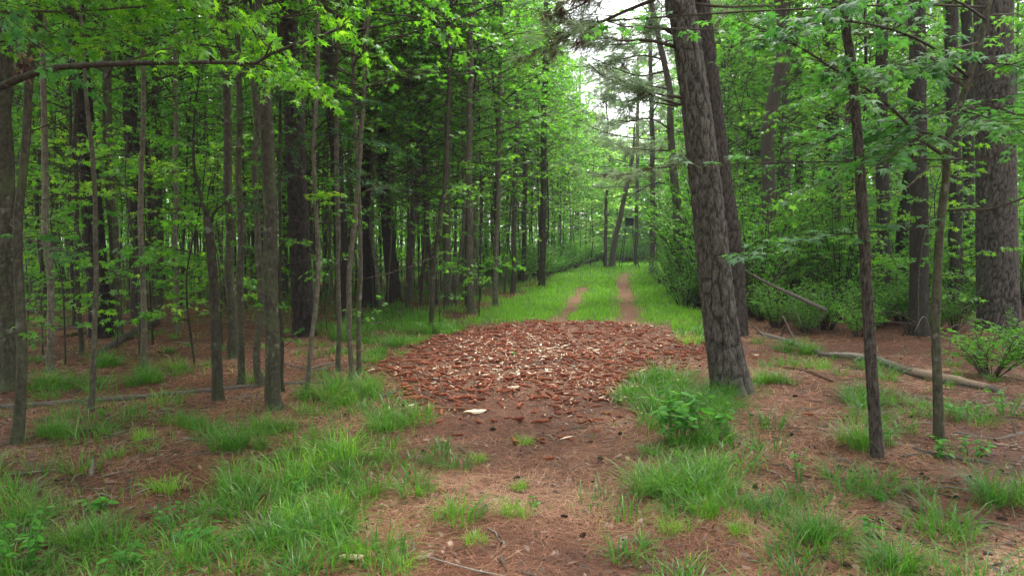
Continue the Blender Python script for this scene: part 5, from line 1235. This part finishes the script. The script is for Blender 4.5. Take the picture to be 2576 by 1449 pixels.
for (a, b, h, r, ns, nl, ls, lab) in [
    (2012, 1215, .26, .10, 4, 7, .024, 'yellow-green seedling alone on the straw right of the verge'), (2215, 1262, .06, .07, 5, 6, .02, 'tiny green seedling on straw under the slim scaly pine'),
    (2372, 1160, .14, .10, 6, 7, .03, 'leafy seedling at the foot of the crooked hardwood'), (2445, 1150, .14, .12, 6, 7, .03, 'leafy seedling beside the dark smooth branch'),
    (2430, 1060, .2, .22, 9, 7, .03, 'low leafy plant behind the pale lichen-covered branch'), (2530, 1050, .25, .22, 9, 7, .03, 'low leafy plant near the right edge behind the pale branch'),
    (2240, 1130, .2, .10, 5, 6, .028, 'seedling right against the slim scaly pine'), (60, 1420, .30, .18, 9, 8, .034, 'leafy plant in the bottom left corner'),
    (500, 1365, .12, .13, 6, 5, .045, 'dark broad-leaved herb in the lower left verge'), (262, 1275, .12, .10, 4, 5, .038, 'bright broad-leaved herb between the left tufts'),
    (310, 1430, .12, .14, 6, 6, .032, 'low herb at the bottom left of the verge'), (730, 1240, .12, .10, 5, 5, .03, 'small bluish herb in the middle of the left verge'),
    (420, 1300, .10, .10, 5, 5, .03, 'small dark herb left of the broad grass tuft'), (1345, 1270, .05, .06, 5, 6, .016, 'tiny round-leaved weed on the bare track'),
    (2185, 1350, .14, .10, 4, 3, .05, 'dark single-leaved herb above the bottom right tuft'), (270, 1040, .10, .10, 5, 6, .02, 'tiny herb under the long pale trunk'),
    (115, 860, .28, .2, 6, 6, .04, 'small leafy sapling on straw near the left edge'), (1900, 1150, .1, .1, 5, 5, .02, 'tiny weed on straw right of the right verge'),
    (1290, 885, .07, .06, 5, 7, .02, 'little green weed growing among the cobs')]:
    herb(a, b, h, r, ns, nl, ls, lab, 'seedling')

# ------------------------------------------------------------------ air
HAZE = .0008
if HAZE:
    hm = bpy.data.materials.new('haze'); hm.use_nodes = True; hn = hm.node_tree; hn.nodes.clear()
    pv = hn.nodes.new('ShaderNodeVolumePrincipled'); pv.inputs['Color'].default_value = (.93, .95, .93, 1); pv.inputs['Density'].default_value = HAZE; pv.inputs['Anisotropy'].default_value = .2
    ho = hn.nodes.new('ShaderNodeOutputMaterial'); hn.links.new(pv.outputs[0], ho.inputs['Volume'])
    mb = MB(); box_mb(mb, (-310, -70, -3.5), (310, 410, 27)); tag(link('haze', mb.mesh('haze', [hm], False)), kind='stuff')

# ------------------------------------------------------------------ light
w = bpy.data.worlds.new("World"); scene.world = w; w.use_nodes = True
N, L = w.node_tree.nodes, w.node_tree.links; N.clear()
sky = N.new('ShaderNodeTexSky'); sky.sky_type = 'NISHITA'; sky.sun_disc = False
SUN_EL, SUN_ROT = R(62), R(20)
sky.sun_elevation = SUN_EL; sky.sun_rotation = SUN_ROT; sky.dust_density = 4.; sky.ozone_density = 1.; sky.air_density = 1.
hs = N.new('ShaderNodeHueSaturation'); hs.inputs['Saturation'].default_value = .25; L.new(sky.outputs[0], hs.inputs['Color'])
bg = N.new('ShaderNodeBackground'); bg.inputs['Strength'].default_value = .15; L.new(hs.outputs[0], bg.inputs[0])
ow = N.new('ShaderNodeOutputWorld'); L.new(bg.outputs[0], ow.inputs[0])
sd = bpy.data.lights.new('sun', 'SUN'); sd.energy = 1.5; sd.angle = R(14); sd.color = (1, .97, .92)
so = bpy.data.objects.new('sun', sd); COL.objects.link(so)
dirv = Vector((math.sin(SUN_ROT) * math.cos(SUN_EL), math.cos(SUN_ROT) * math.cos(SUN_EL), math.sin(SUN_EL)))
so.rotation_euler = (-dirv).to_track_quat('-Z', 'Y').to_euler(); so.location = (0, 0, 30)

cam = bpy.data.cameras.new('camera'); co = bpy.data.objects.new('camera', cam); COL.objects.link(co)
cam.sensor_width = 36; cam.lens = F / 2576 * 36; cam.clip_end = 1000
co.location = (0, 0, CAM_Z); co.rotation_euler = (math.pi / 2 - PITCH, 0, 0)
scene.camera = co
vs = scene.view_settings; vs.view_transform = 'Standard'; vs.look = 'None'; vs.gamma = 1; vs.exposure = 2.2
cy = scene.cycles
cy.max_bounces = 7; cy.diffuse_bounces = 4; cy.glossy_bounces = 2; cy.transmission_bounces = 5; cy.transparent_max_bounces = 4
cy.caustics_reflective = False; cy.caustics_refractive = False
cy.use_denoising = True
